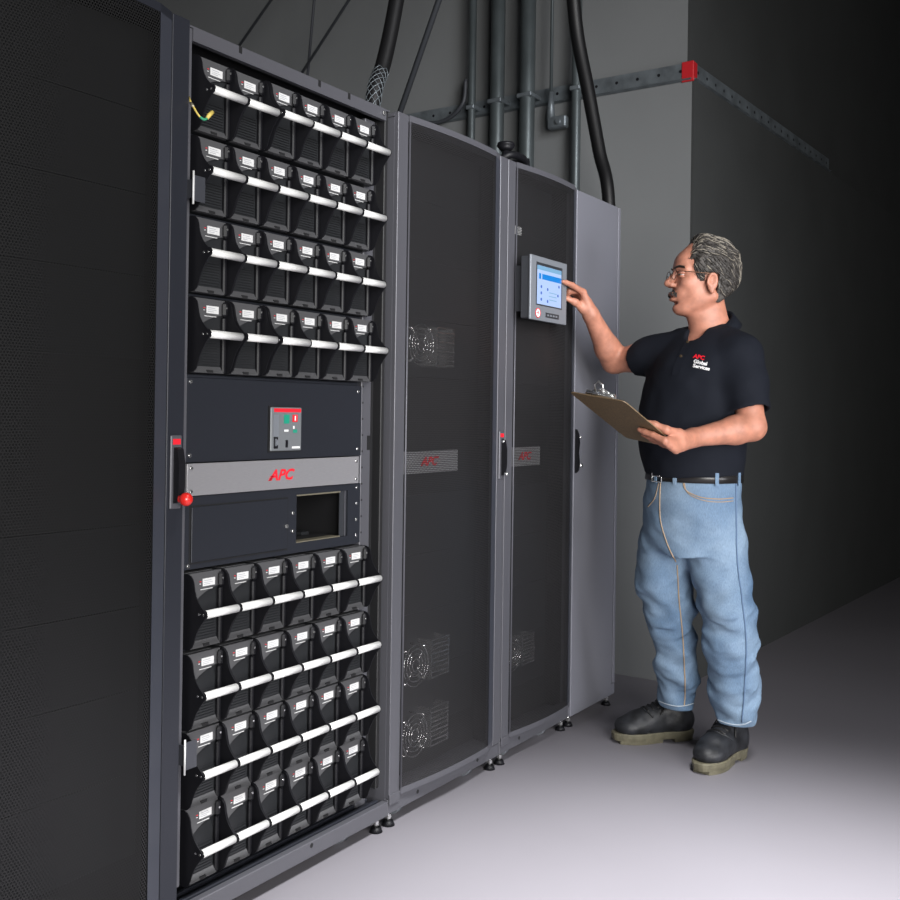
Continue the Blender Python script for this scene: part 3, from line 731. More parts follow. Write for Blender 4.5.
class Sculpt:
    def __init__(s, lo, hi, h):
        s.lo = np.array(lo, float); s.h = h; s.n = np.ceil((np.array(hi)-s.lo)/h).astype(int)+1
        s.F = np.full(s.n, .06, np.float32)
    def block(s, lo, hi, pad):
        a = np.maximum(0, np.floor((np.array(lo)-pad-s.lo)/s.h).astype(int)); b = np.minimum(s.n, np.ceil((np.array(hi)+pad-s.lo)/s.h).astype(int)+1)
        if (b <= a).any(): return None, None
        sl = tuple(slice(a[i], b[i]) for i in range(3))
        ax = [s.lo[i]+np.arange(a[i], b[i])*s.h for i in range(3)]
        return sl, np.stack(np.meshgrid(*ax, indexing='ij'), -1)
    def put(s, sl, d, k, cut=False):
        f = s.F[sl]; d = d.astype(np.float32)
        if cut: f, d = -f, d
        if k > 0:
            h = np.clip(.5+.5*(d-f)/k, 0, 1); r = d*(1-h)+f*h-k*h*(1-h)
            r = f+(d-f)*(1-h)-k*h*(1-h)
        else: r = np.minimum(f, d)
        s.F[sl] = -r if cut else r
    def cap(s, a, b, ra, rb=None, k=.012, cut=False, flat=None):
        "tapered capsule; flat=(axis, factor) squeezes it along an axis"
        a, b = np.array(a, float), np.array(b, float); rb = ra if rb is None else rb; R_ = max(ra, rb)
        sl, P = s.block(np.minimum(a, b)-R_, np.maximum(a, b)+R_, k+.012)
        if sl is None: return s
        ab = b-a; q = P-a; t = np.clip((q@ab)/(ab@ab+1e-12), 0, 1); v = q-t[..., None]*ab
        if flat is not None:
            n = unit(flat[0]); v = v+(v@n)[..., None]*n*(1/flat[1]-1)
        d = np.linalg.norm(v, axis=-1)-(ra+t*(rb-ra))
        if flat is not None: d *= min(1, flat[1]*1.15)
        s.put(sl, d, k, cut); return s
    def chain(s, pts, rs, k=.012, cut=False, flat=None):
        for i in range(len(pts)-1): s.cap(pts[i], pts[i+1], rs[i], rs[i+1], k, cut, flat)
        return s
    def ell(s, c, r, Mx=None, k=.012, cut=False):
        c = np.array(c, float); r = np.array(r, float); R_ = r.max()
        sl, P = s.block(c-R_, c+R_, k+.012)
        if sl is None: return s
        q = P-c
        if Mx is not None: q = q@np.array(Mx)
        k0 = np.linalg.norm(q/r, axis=-1); k1 = np.linalg.norm(q/(r*r), axis=-1)+1e-9
        s.put(sl, k0*(k0-1)/k1, k, cut); return s
    def loft(s, keys, k=.012, cut=False, pw=2.0):
        "keys: (z, cx, cy, a, b, heading) sections; a across, b along the heading"
        K = np.array(keys, float); K = K[np.argsort(K[:, 0])]
        R_ = K[:, 3:5].max(1)
        lo = [(K[:, 1]-R_).min(), (K[:, 2]-R_).min(), K[0, 0]]; hi = [(K[:, 1]+R_).max(), (K[:, 2]+R_).max(), K[-1, 0]]
        sl, P = s.block(lo, hi, k+.012)
        if sl is None: return s
        zz = P[0, 0, :, 2]
        t = np.interp(zz, K[:, 0], np.arange(len(K))); 
        def I(col):   # smooth (Catmull-Rom) interpolation
            y = K[:, col]; i = np.clip(np.floor(t).astype(int), 0, len(K)-2); f = t-i
            z_ = K[:, 0]; m = np.gradient(y, z_); hh = z_[i+1]-z_[i]
            return (2*f**3-3*f**2+1)*y[i]+(f**3-2*f**2+f)*hh*m[i]+(-2*f**3+3*f**2)*y[i+1]+(f**3-f**2)*hh*m[i+1]
        cx, cy, a, b, hd = (I(c) for c in (1, 2, 3, 4, 5))
        dx = P[..., 0]-cx; dy = P[..., 1]-cy
        u = -dx*np.sin(hd)+dy*np.cos(hd); v = dx*np.cos(hd)+dy*np.sin(hd)
        rr = (np.abs(u/a)**pw+np.abs(v/b)**pw)**(1/pw)
        d = (rr-1)*np.minimum(a, b)
        dz = np.maximum(K[0, 0]-P[..., 2], P[..., 2]-K[-1, 0])
        d = np.maximum(d, dz)
        s.put(sl, d, k, cut); return s
    def mesh(s, warp=None):
        F = s.F.copy()
        F[0], F[-1], F[:, 0], F[:, -1], F[:, :, 0], F[:, :, -1] = [.05]*6
        S = F < 0; nx, ny, nz = F.shape
        idx = -np.ones((nx-1, ny-1, nz-1), np.int64)
        cs = np.zeros((nx-1, ny-1, nz-1), np.uint8)
        for dx in (0, 1):
            for dy in (0, 1):
                for dz in (0, 1): cs += S[dx:nx-1+dx, dy:ny-1+dy, dz:nz-1+dz]
        I, J, K_ = np.nonzero((cs > 0) & (cs < 8)); n = len(I)
        idx[I, J, K_] = np.arange(n)
        acc = np.zeros((n, 3)); cnt = np.zeros(n)
        cor = [(a, b, c) for a in (0, 1) for b in (0, 1) for c in (0, 1)]
        for p in cor:
            for ax in range(3):
                if p[ax]: continue
                q = list(p); q[ax] = 1
                f0 = F[I+p[0], J+p[1], K_+p[2]]; f1 = F[I+q[0], J+q[1], K_+q[2]]
                m = (f0 < 0) != (f1 < 0); t = np.where(m, f0/(f0-f1+1e-20), 0)
                v = np.array(p, float)[None].repeat(n, 0); v[:, ax] += t
                acc[m] += v[m]; cnt[m] += 1
        V = (np.stack([I, J, K_], 1)+acc/cnt[:, None])*s.h+s.lo
        Q = []
        for ax in range(3):
            sh = [slice(None)]*3; sh2 = [slice(None)]*3; sh[ax] = slice(0, -1); sh2[ax] = slice(1, None)
            A = S[tuple(sh)]; B = S[tuple(sh2)]; E = np.nonzero(A != B)
            o1, o2 = [a for a in range(3) if a != ax]
            E = [e.copy() for e in E]; ok = (E[o1] > 0) & (E[o2] > 0) & (E[o1] < F.shape[o1]-1) & (E[o2] < F.shape[o2]-1)
            E = [e[ok] for e in E]; inside = A[tuple(E)]
            def at_(d1, d2):
                e = [x.copy() for x in E]; e[o1] -= d1; e[o2] -= d2; return idx[tuple(e)]
            q = np.stack([at_(1, 1), at_(0, 1), at_(0, 0), at_(1, 0)], 1)
            flip = inside if ax != 1 else ~inside
            q[~flip] = q[~flip][:, ::-1]; Q.append(q)
        return V, np.concatenate(Q)
    def build(s, name, m, parent=None, smooth=2, mats=None, face_mat=None):
        V, Q = s.mesh()
        for _ in range(smooth):
            a = np.zeros_like(V); c = np.zeros(len(V))
            for k in range(4):
                i, j = Q[:, k], Q[:, (k+1) % 4]
                np.add.at(a, i, V[j]); np.add.at(c, i, 1); np.add.at(a, j, V[i]); np.add.at(c, j, 1)
            V = V*.5+.5*a/np.maximum(c, 1)[:, None]
        me = bpy.data.meshes.new(name); me.vertices.add(len(V)); me.vertices.foreach_set('co', V.ravel())
        me.loops.add(Q.size); me.loops.foreach_set('vertex_index', Q.ravel().astype(np.int32))
        me.polygons.add(len(Q)); me.polygons.foreach_set('loop_start', np.arange(0, Q.size, 4, dtype=np.int32)); me.polygons.foreach_set('loop_total', np.full(len(Q), 4, np.int32))
        for q_ in (mats or [m]): me.materials.append(MT[q_])
        if face_mat is not None:
            me.polygons.foreach_set('material_index', face_mat(V[Q].mean(1)).astype(np.int32))
        me.polygons.foreach_set('use_smooth', np.ones(len(Q), bool)); me.update(); me.validate()
        o = bpy.data.objects.new(name, me); COL.objects.link(o)
        if parent is not None: o.parent = parent
        s.V, s.Q = V, Q
        return o
    def bvh(s): return BVHTree.FromPolygons([tuple(v) for v in s.V], [tuple(int(i) for i in q) for q in s.Q])

MT['skin'] = mat('skin', (.43, .185, .122), .52, noise=(38, .15), bump=(260, .12, .0012), sss=.06)
MT['lip'] = mat('lip', (.42, .14, .12), .45)
MT['shirt'] = mat('navy_knit', (.006, .0075, .0125), .85, spec=.2, bump=(1400, .35, .0006))
MT['boot'] = mat('black_leather', (.016, .017, .020), .5, spec=.4, noise=(22, .6), bump=(55, .5, .003))
MT['sole'] = mat('olive_rubber', (.115, .105, .07), .6, noise=(40, .2))
MT['leather'] = mat('belt_leather', (.012, .011, .011), .35)
MT['hair'] = mat('grey_brown_hair', (.050, .044, .039), .55, noise=(120, .6, (1, 1, .22)), bump=(230, .8, .004))
MT['hair_light'] = mat('light_grey_hair', (.24, .215, .175), .5)
MT['hair_dark'] = mat('dark_hair', (.035, .031, .028), .5)
MT['eye_white'] = mat('eye_white', (.34, .29, .27), .55)
MT['iris'] = mat('iris', (.06, .04, .02), .15)
MT['brass_dark'] = mat('spectacle_wire', (.13, .07, .045), .3, .8)
MT['seam'] = mat('orange_thread', (.36, .26, .17), .7)
MT['denim_dark'] = mat('dark_denim', (.10, .16, .26), .8)
MT['hem_thread'] = mat('frayed_hem', (.38, .44, .50), .9)
MT['rivet'] = mat('copper_rivet', (.4, .2, .1), .4, .8)
# spectacle glass
m_, N_, L_, b_ = nodes('spectacle_glass'); b_.inputs['Transmission Weight'].default_value = 1; b_.inputs['Roughness'].default_value = 0; b_.inputs['IOR'].default_value = 1.05; b_.inputs['Base Color'].default_value = (.97, .98, .98, 1)
MT['glass'] = m_
def denim():
    m, N, L, b = nodes('washed_denim'); b.inputs['Roughness'].default_value = .82
    tc = N.new('ShaderNodeTexCoord')
    n = N.new('ShaderNodeTexNoise'); n.inputs['Scale'].default_value = 5; n.inputs['Detail'].default_value = 6; L.new(tc.outputs['Object'], n.inputs['Vector'])
    r = N.new('ShaderNodeValToRGB'); e = r.color_ramp.elements
    e[0].position = .30; e[0].color = (.075, .135, .225, 1); e[1].position = .72; e[1].color = (.215, .30, .40, 1)
    L.new(n.outputs[0], r.inputs[0])
    mp = N.new('ShaderNodeMapping'); mp.inputs['Scale'].default_value = (1, 1, .25); L.new(tc.outputs['Object'], mp.inputs['Vector'])
    n2 = N.new('ShaderNodeTexNoise'); n2.inputs['Scale'].default_value = 420; n2.inputs['Detail'].default_value = 2; L.new(mp.outputs[0], n2.inputs['Vector'])
    mx = N.new('ShaderNodeMix'); mx.data_type = 'RGBA'; mx.blend_type = 'OVERLAY'; mx.inputs[0].default_value = .35
    L.new(r.outputs[0], mx.inputs[6]); L.new(n2.outputs[0], mx.inputs[7]); L.new(mx.outputs[2], b.inputs['Base Color'])
    bp = N.new('ShaderNodeBump'); bp.inputs['Strength'].default_value = .35; bp.inputs['Distance'].default_value = .001
    L.new(n2.outputs[0], bp.inputs['Height']); L.new(bp.outputs[0], b.inputs['Normal'])
    return m
MT['denim'] = denim()

man = thing('person', (3.42, -.47, 0), 'man in navy polo and blue jeans touching the screen while holding a clipboard', 'person')
HB = math.radians(161)     # where the hips and chest face
def S2(px, py, dep): return at(px, py, dep)

# ---- joints (photograph point and real distance from the lens)
R_SH, R_EL, R_WR = S2(664, 355, 3.575), S2(614, 361, 3.72), S2(591, 315, 3.60)
L_SH, L_EL, L_WR = S2(740, 357, 3.35), S2(752, 427, 3.28), S2(692, 438, 3.21)
tip = onY(562, 281, -.0835)                                   # fingertip on the glass
dep_of = lambda p: float((np.array(p)-CAM)@_fw)
HD = S2(704.5, 277, 3.46)                                       # middle of the head

# ---- head frame: x forward, y to his left, z up
hh = math.radians(127); tilt = math.radians(4)
hx = np.array([math.cos(hh)*math.cos(tilt), math.sin(hh)*math.cos(tilt), math.sin(tilt)]); hy = np.array([-math.sin(hh), math.cos(hh), 0.]); hz = np.cross(hx, hy)
HS = 1.10
H0 = HD-hz*.118*HS+hx*.004
MH = np.stack([hx, hy, hz], 1)
def HP(x, y, z): return H0+(hx*x+hy*y+hz*z)*HS
def hl(s, c, r, k=.012, cut=False): s.ell(HP(*c), np.array(r)*HS, MH, k*HS, cut)
def hc(s, a, b, ra, rb=None, k=.012, cut=False): s.cap(HP(*a), HP(*b), ra*HS, None if rb is None else rb*HS, k*HS, cut)

LO, HI = [2.95, -1.05, .75], [3.95, .05, 1.86]
body = Sculpt([2.80, -1.0, .72], [3.85, -.05, 1.84], .0035)
def arm_chain(f, sh, el, wr, grow=0., k=.02, down=.0):
    mid = sh*.5+el*.5; fm = el*.72+wr*.28
    f.chain([sh, mid, el], [.054+grow, .050+grow, .043+grow], k)
    f.chain([el, fm, wr], [.043+grow, .0445+grow, .0285+grow], k)
def torso_keys(g=0., hem=None):
    c = lambda px, py, dep=3.48: S2(px, py, dep)
    rows = [(693, 475, .172, .142), (692, 452, .184, .160), (692, 430, .187, .166), (695, 400, .190, .158), (699, 375, .193, .148), (703, 355, .188, .125), (707, 341, .160, .098), (710, 331, .105, .080), (712, 322, .066, .066)]
    out = []
    for (px, py, a, b) in rows:
        p = c(px, py); out.append((p[2], p[0], p[1], a+g, b+g, HB))
    return out
# trunk and legs underneath the clothes
body.loft(torso_keys(-.014), k=.02)
arm_chain(body, R_SH, R_EL, R_WR); arm_chain(body, L_SH, L_EL, L_WR)
# neck
nb = S2(712, 328, 3.475)
body.cap(nb, HP(-.020, 0, .055), .057, .051, .02); body.cap(nb+np.array([0, 0, -.02]), HP(-.008, 0, .045), .057, .047, .02)
hc(body, (.018, 0, .012), (-.012, 0, -.035), .030, .036, .03)
# skull and face
hl(body, (-.009, 0, .148), (.092, .074, .088), .02)
hl(body, (.028, 0, .095), (.060, .060, .085), .02)
hl(body, (.020, 0, .060), (.052, .054, .050), .02)
hl(body, (.064, 0, .014), (.024, .027, .021), .016)            # chin
for sy_ in (-1, 1):
    hc(body, (.050, sy_*.020, .018), (-.018, sy_*.054, .055), .019, .017, .02)     # jaw line
    hl(body, (.055, sy_*.040, .088), (.026, .020, .020), .016)  # cheek
    hl(body, (.068, sy_*.022, .060), (.020, .018, .022), .014)
    hc(body, (.082, sy_*.010, .131), (.066, sy_*.046, .129), .0095, .009, .010)   # brow
hl(body, (.066, 0, .150), (.026, .044, .034), .02)             # forehead
hl(body, (.075, 0, .050), (.020, .024, .020), .014)            # mouth mound
for sy_ in (-1, 1): hl(body, (.096, sy_*.032, .114), (.017, .016, .0115), .008, True)
hc(body, (.084, 0, .126), (.106, 0, .092), .0075, .0115, .008)  # nose
hl(body, (.108, 0, .087), (.0135, .0125, .011), .007)
for sy_ in (-1, 1): hl(body, (.098, sy_*.012, .083), (.011, .008, .0085), .006)
for sy_ in (-1, 1): hl(body, (.102, sy_*.0065, .0755), (.004, .003, .004), .002, True)
hl(body, (.094, 0, .056), (.010, .022, .0065), .005); hl(body, (.091, 0, .039), (.010, .019, .0065), .005)
hl(body, (.104, 0, .0485), (.014, .018, .0042), .003, True)    # parted lips
hl(body, (.088, 0, .028), (.016, .02, .004), .006, True)
for sy_ in (-1, 1):                                            # ears
    hl(body, (-.004, sy_*.077, .090), (.0145, .008, .028), .005)
    pr_ = [(-.004+.0135*math.cos(math.radians(a)), sy_*(.080+.004*math.sin(math.radians(max(0, min(180, a))))), .093+.0245*math.sin(math.radians(a))) for a in range(-10, 250, 26)]
    for k in range(len(pr_)-1): hc(body, pr_[k], pr_[k+1], .0040, .0040, .003)
    hl(body, (-.006, sy_*.079, .066), (.0075, .0055, .009), .004)
    hl(body, (-.003, sy_*.086, .096), (.0075, .0065, .014), .003, True)
    hl(body, (.009, sy_*.079, .089), (.0045, .0055, .007), .003)

# ---- right hand: index finger out, the rest curled, thumb below
def toward(px, py, d): return S2(px, py, d)
tw = unit(tip-R_WR)
ik = S2(583, 292, dep_of(R_WR)-.035)                 # index knuckle
back = unit(np.cross(unit(ik-R_WR), -_fw))           # roughly "across the hand", pointing down-left in the picture
if back[2] > 0: back = -back
away = unit(np.cross(unit(ik-R_WR), back))
if away@_fw < 0: away = -away                        # palm side looks away from the lens and down
# knuckle row runs from the index knuckle away from the lens
kn = [ik+away*.021*i+back*.0055*i+unit(R_WR-ik)*(.000, .001, .006, .014)[i] for i in range(4)]
pc = [R_WR*.9+kn[i]*.1+away*.006*(i-1.0) for i in range(4)]
for i in range(4): body.cap(pc[i]+away*.004*(i-1), kn[i], .017, .0125, .014)
body.cap(R_WR, R_WR*.5+kn[1]*.5, .026, .022, .016)
i1 = ik*.46+tip*.54+np.array([0, 0, .004]); i2 = ik*.2+tip*.8+np.array([0, 0, .002])
body.chain([kn[0], i1, i2, tip+unit(ik-tip)*.0055], [.0118, .0098, .0088, .0072], .006)
fd = unit(tip-ik)
for i in (1, 2, 3):
    L1, L2, L3 = ((.044, .027, .02), (.041, .025, .019), (.033, .020, .017))[i-1]
    r1 = (.0105, .0100, .0088)[i-1]
    a_ = kn[i]; b2 = a_+unit(fd*.80+back*.60)*L1; c2_ = b2+unit(back*.75-fd*.66)*L2; d2_ = c2_+unit(-fd*1.0-back*.05)*L3
    body.chain([a_, b2, c2_, d2_], [r1*1.1, r1, r1*.95, r1*.85], .005)
tb = R_WR*.62+ik*.38+back*.020-away*.004
t1 = S2(575, 302, dep_of(ik)-.005); t2 = S2(566.5, 298.5, dep_of(ik)-.012)
body.chain([R_WR*.85+ik*.15+back*.006, tb, t1, t2], [.018, .0155, .0115, .0088], .010)

# ---- clipboard
cA, cB = S2(569, 392, 3.16), S2(618, 400.5, 3.00)
ev = unit(cB-cA)*.23; up0 = S2(620, 437, 3.375)-cA; up0 = unit(up0-unit(ev)*(up0@unit(ev)))*.32
cN = unit(np.cross(ev, up0));
if cN[2] < 0: cN = -cN
cb = thing('clipboard', tuple(cA), 'brown hardboard clipboard held in the man\'s left hand, seen from below', 'clipboard')
ex, ey = unit(ev), unit(up0)
def CP(u, v, w): return tuple(ex*u+ey*v+cN*w)         # relative to the thing's base
poly = []
for (cx_, cy_, a0) in ((.015, .015, 180), (.215, .015, 270), (.215, .305, 0), (.015, .305, 90)):
    for k in range(5): a = math.radians(a0+k*22.5); poly.append((cx_+.015*math.cos(a), cy_+.015*math.sin(a)))
b = MB(); n_ = len(poly)
b.add([CP(u, v, 0) for u, v in poly]+[CP(u, v, .0032) for u, v in poly], [(i, (i+1) % n_, n_+(i+1) % n_, n_+i) for i in range(n_)]+[tuple(range(n_)), tuple(range(n_, 2*n_))])
b.build('board', 'board', cb)
b = MB(); pp = [(.008, .02), (.222, .02), (.222, .30), (.008, .30)]
b.add([CP(u, v, .0034) for u, v in pp]+[CP(u, v, .0045) for u, v in pp], [(i, (i+1) % 4, 4+(i+1) % 4, 4+i) for i in range(4)]+[(0, 1, 2, 3), (4, 5, 6, 7)])
b.build('paper', 'paper', cb)
b = MB().mat('chrome')
pl_ = [(.055, .010), (.175, .010), (.168, .040), (.140, .048), (.128, .030), (.102, .030), (.090, .048), (.062, .040)]
b.add([CP(u, v, .007+(.0 if v > .03 else .012)) for u, v in pl_]+[CP(u, v, .009+(.0 if v > .03 else .014)) for u, v in pl_], [(i, (i+1) % 8, 8+(i+1) % 8, 8+i) for i in range(8)]+[tuple(range(8)), tuple(range(8, 16))])
b.tube([CP(.060, .012, .014), CP(.170, .012, .014)], .007, 10)
b.tube([CP(.100, .006, .018), CP(.098, -.010, .036), CP(.115, -.016, .044), CP(.132, -.010, .036), CP(.130, .006, .018)], .0035, 8)
b.tube([CP(.082, .014, .020), CP(.115, .012, .032), CP(.148, .014, .020)], .006, 8)
b.tube([CP(.075, .03, .004), CP(.075, .012, .018)], .005, 8); b.tube([CP(.155, .03, .004), CP(.155, .012, .018)], .005, 8)
b.build('spring_clip', None, cb)

# ---- left hand: fingers under the board, thumb over its edge
nrm_dn = -cN
KN = []
edge_in = -ex                                           # from the near edge into the board
hk = [cA+ex*.228+ey*(.215+.021*i) for i in range(4)]    # where fingers pass below the near edge
for i in range(4):
    base = hk[i]+ex*(.020)+nrm_dn*.020; KN.append(base)
palm_c = (KN[1]+KN[2])/2
for i in range(4):
    body.cap(L_WR*.80+KN[i]*.20, KN[i], .018, .0125, .014)
body.cap(L_WR, L_WR*.45+palm_c*.55, .029, .025, .016)
for i in range(4):
    L1, L2, L3 = ((.046, .028, .02), (.048, .031, .021), (.045, .029, .02), (.036, .022, .018))[i]; r1 = (.0102, .0105, .0100, .0088)[i]
    sp = -ey*(.30, .12, 0, -.12)[i]
    a_ = KN[i]
    b2 = a_+unit(edge_in*1.0+nrm_dn*.02+sp)*L1; dist = (b2-cA)@cN; b2 = b2+cN*(-r1-.0015-dist)*.9
    c2_ = b2+unit(edge_in+sp)*L2; dist = (c2_-cA)@cN; c2_ = c2_+cN*(-r1*.95-.001-dist)
    d2_ = c2_+unit(edge_in+sp)*L3; dist = (d2_-cA)@cN; d2_ = d2_+cN*(-r1*.8-.001-dist)
    body.chain([a_, b2, c2_, d2_], [r1*1.15, r1, r1*.94, r1*.78], .005)
tb = L_WR*.45+KN[0]*.55+cN*.018-ey*.006
t1 = cA+ex*.236+ey*.212+cN*.016; t2 = cA+ex*.205+ey*.190+cN*.0165; t3 = cA+ex*.182+ey*.175+cN*.0145
body.chain([L_WR*.75+KN[0]*.25+cN*.008, tb, t1, t2, t3], [.018, .0155, .0120, .0108, .0085], .010)

def skin_faces(C):
    return np.zeros(len(C))
bo = body.build('body', 'skin', None, 2)
body_bvh = body.bvh()

def local_to_man(o):
    o.parent = man; o.matrix_parent_inverse = Matrix.Translation(-Vector(man.location)); return o
local_to_man(bo)

# lips, eyes, brows, moustache
def hell(mb, c, r, n=16):
    "ellipsoid in the head's own axes"
    vs = []; h = n//2
    for i in range(h+1):
        t = PI*i/h
        for k in range(n):
            a = 2*PI*k/n; q = HP(c[0]+r[0]*math.sin(t)*math.cos(a), c[1]+r[1]*math.sin(t)*math.sin(a), c[2]+r[2]*math.cos(t)); vs.append(q)
    mb.add(vs, [(i*n+k, (i+1)*n+k, (i+1)*n+(k+1) % n, i*n+(k+1) % n) for i in range(h) for k in range(n)], True)
for sy_ in (-1, 1):
    b = MB().mat('eye_white'); hell(b, (.0735, sy_*.031, .1135), (.0122, .0125, .0105))
    b.mat('iris'); hell(b, (.0815, sy_*.0315, .1130), (.0060, .0072, .0066))
    local_to_man(b.build('eye'))
    b = MB().mat('skin'); hell(b, (.0765, sy_*.032, .1195), (.0125, .0165, .0072)); hell(b, (.0760, sy_*.032, .1070), (.0115, .0150, .0050))
    local_to_man(b.build('eyelids'))
rs = np.random.RandomState(3)
def surf(p, d, bv, off):
    hit = bv.ray_cast(Vector(p), Vector(d)); return (np.array(hit[0])+np.array(hit[1])*off) if hit[0] is not None else None
b = MB().mat('hair_dark')
for sy_ in (-1, 1):
    for k in range(26):
        y = sy_*(.012+.038*k/25); z = .1335+.004*math.sin(k/25*PI)
        p = surf(HP(.2, y, z), -hx, body_bvh, .001)
        if p is not None: b.tube([p-hz*.003, p+hx*.003+hy*sy_*.004+hz*.002, p+hx*.002+hy*sy_*.010+hz*.003], [.0010, .0011, .0004], 5)
local_to_man(b.build('eyebrows'))
b = MB()
for k in range(150):
    y = rs.uniform(-.030, .030); z = .0655-.012*(abs(y)/.03)**1.5+rs.uniform(-.004, .004)
    p = surf(HP(.2, y, z), -hx, body_bvh, .0005)
    if p is None: continue
    b.mat('hair_dark' if rs.rand() < .82 else 'hair'); s_ = 1 if y > 0 else -1
    b.tube([p, p+hx*.002-hz*.005+hy*s_*.002, p+hx*.0005-hz*.010+hy*s_*.005], [.0012, .0014, .0006], 5)
local_to_man(b.build('moustache'))
b = MB().mat('lip'); hell(b, (.0925, 0, .0555), (.0085, .020, .0052)); hell(b, (.0900, 0, .0400), (.0085, .018, .0055))
b.mat('iris'); hell(b, (.086, 0, .048), (.005, .016, .0035)); local_to_man(b.build('lips'))

# hair: cap of hair sculpted over the skull, then combed tufts
hair = Sculpt(HD-np.array([.17, .17, .17])*1.1, HD+np.array([.17, .17, .17])*1.1, .003)
hl(hair, (-.012, 0, .151), (.097, .0830, .094), .01)
hl(hair, (-.034, 0, .102), (.073, .076, .085), .02)
hl(hair, (-.046, 0, .060), (.042, .056, .045), .02)
hl(hair, (.015, 0, .205), (.048, .058, .036), .02)
sl, P = hair.block(hair.lo, hair.lo+hair.n*hair.h, 0)
q = (P-H0)@MH/HS
nz_ = vnoise(np.stack([q[..., 0]*.55+q[..., 2]*.8, q[..., 1], q[..., 2]*.4-q[..., 0]*.3], -1), 55, 5)*.012+vnoise(q, 28, 9)*.008
hair.F += nz_.astype(np.float32)
# keep face, ear and throat clear
x, y, z = q[..., 0], np.abs(q[..., 1]), q[..., 2]
face = np.minimum(x-(.066-.25*np.clip(y-.03, 0, 1)-.45*(np.clip(z, .16, .23)-.165)), .240-z)     # forehead line
side = np.minimum(x-.050, .160-z)                                                # temples, in front of the sideburn
below = np.maximum(np.minimum(x-(-.024), .098-z), np.minimum(np.minimum(x-(-.024), .018-x), .122-z))     # around the ear
nape = .036+np.maximum(0, -x-.040)*1.0-z
cutf = np.maximum.reduce([face, side, below, nape])
d = cutf.astype(np.float32)*HS
k = .008; f = -hair.F; h = np.clip(.5+.5*((-d)-f)/k, 0, 1)
hair.F = -(np.minimum(f, -d))
hr = hair.build('hair', 'hair', None, 1, mats=['hair'])
local_to_man(hr)
hbv = hair.bvh()
b = MB()
for i in range(1600):
    th = rs.uniform(-PI, PI); ph = rs.uniform(-.75, 1.25)
    d_ = unit(hx*math.cos(th)*math.cos(ph)+hy*math.sin(th)*math.cos(ph)+hz*math.sin(ph))
    hit = hbv.ray_cast(Vector(HP(-.015, 0, .13)+d_*.3), Vector(-d_))
    if hit[0] is None: continue
    p = np.array(hit[0]); n = np.array(hit[1]); q_ = (p-H0)@MH/HS
    if q_[2] < .05: continue
    flow = -hx*.9-hz*(.25 if q_[2] > .17 else .75)+hy*.12*rs.randn(); flow = unit(flow-n*(flow@n))
    L_h = rs.uniform(.02, .042); pts = []
    bend = hz*rs.randn()*.004+hy*rs.randn()*.003
    for t_ in (0, .35, .7, 1.):
        w_ = p+flow*L_h*t_+n*.002+bend*math.sin(t_*PI)
        near = hbv.find_nearest(Vector(w_))
        pts.append(np.array(near[0])+np.array(near[1])*(.0018+.001*math.sin(t_*PI)))
    top_ = np.clip((q_[2]-.15)/.08, 0, 1)*.5+.06+(.35 if q_[0] < -.085 else 0)
    b.mat('hair_light' if rs.rand() < top_ else ('hair' if rs.rand() < .5 else 'hair_dark'))
    b.tube(pts, [.0009, .0014, .0012, .0004], 4)
o_ = b.build('hair_tufts'); o_.parent = hr

# spectacles
sp_ = []
b = MB().mat('brass_dark')
for sy_ in (-1, 1):
    b.tube([HP(.1005, sy_*.033+.021*math.cos(a), .112+.0165*math.sin(a)) for a in np.linspace(0, 2*PI, 29)[:-1]], .0013, 6, True)
    b.tube([HP(.1005, sy_*.054, .116), HP(.094, sy_*.066, .118), HP(.05, sy_*.0775, .118), HP(.004, sy_*.083, .117), HP(-.022, sy_*.083, .106)], .0014, 6)
b.tube([HP(.1005, -.012, .115), HP(.105, 0, .118), HP(.1005, .012, .115)], .0012, 6)
gl = b.build('spectacles'); local_to_man(gl)
for sy_ in (-1, 1):
    b = MB(); n_ = 24
    b.add([HP(.1005, sy_*.033+.0205*math.cos(2*PI*i/n_), .112+.016*math.sin(2*PI*i/n_)) for i in range(n_)]+[HP(.1015, sy_*.033+.0205*math.cos(2*PI*i/n_), .112+.016*math.sin(2*PI*i/n_)) for i in range(n_)],
          [(i, (i+1) % n_, n_+(i+1) % n_, n_+i) for i in range(n_)]+[tuple(range(n_)), tuple(range(n_, 2*n_))])
    o_ = b.build('lens', 'glass'); o_.parent = gl; 

# ---- polo shirt
sh = Sculpt([3.0, -.98, .90], [3.85, -.08, 1.56], .0042)
R_SL = R_SH*.44+R_EL*.56; L_SL = L_SH*.22+L_EL*.78
sh.chain([R_SH+np.array([0, 0, .0]), R_SH*.5+R_SL*.5, R_SL], [.068, .066, .062], .03)
sh.chain([L_SH, L_SH*.5+L_SL*.5, L_SL], [.070, .070, .069], .03)
# square off the sleeve ends, then hollow them around the arm
sl, P = sh.block(sh.lo, sh.lo+sh.n*sh.h, 0)
for (a_, e_, el_, cutoff) in ((R_SH, R_SL, R_EL, .0), (L_SH, L_SL, L_EL, .0)):
    ax_ = unit(el_-a_); dd = (P-e_)@ax_
    near_ = np.linalg.norm(P-e_, axis=-1) < .13
    cutv = np.where(near_ & (dd > 0), dd, -1).astype(np.float32); sh.F = np.where(cutv > 0, np.maximum(sh.F, cutv), sh.F)
sh.chain([R_SL-unit(R_EL-R_SH)*.035, R_SL+unit(R_EL-R_SH)*.03], [.052, .056], .004, True)
sh.chain([L_SL-unit(L_EL-L_SH)*.035, L_SL+unit(L_EL-L_SH)*.03], [.054, .060], .004, True)
sh.loft(torso_keys(.006)[:-1], k=.03)
sh.cap(R_SH, S2(708, 336, 3.48), .062, .055, .03); sh.cap(L_SH, S2(714, 334, 3.46), .064, .055, .03)
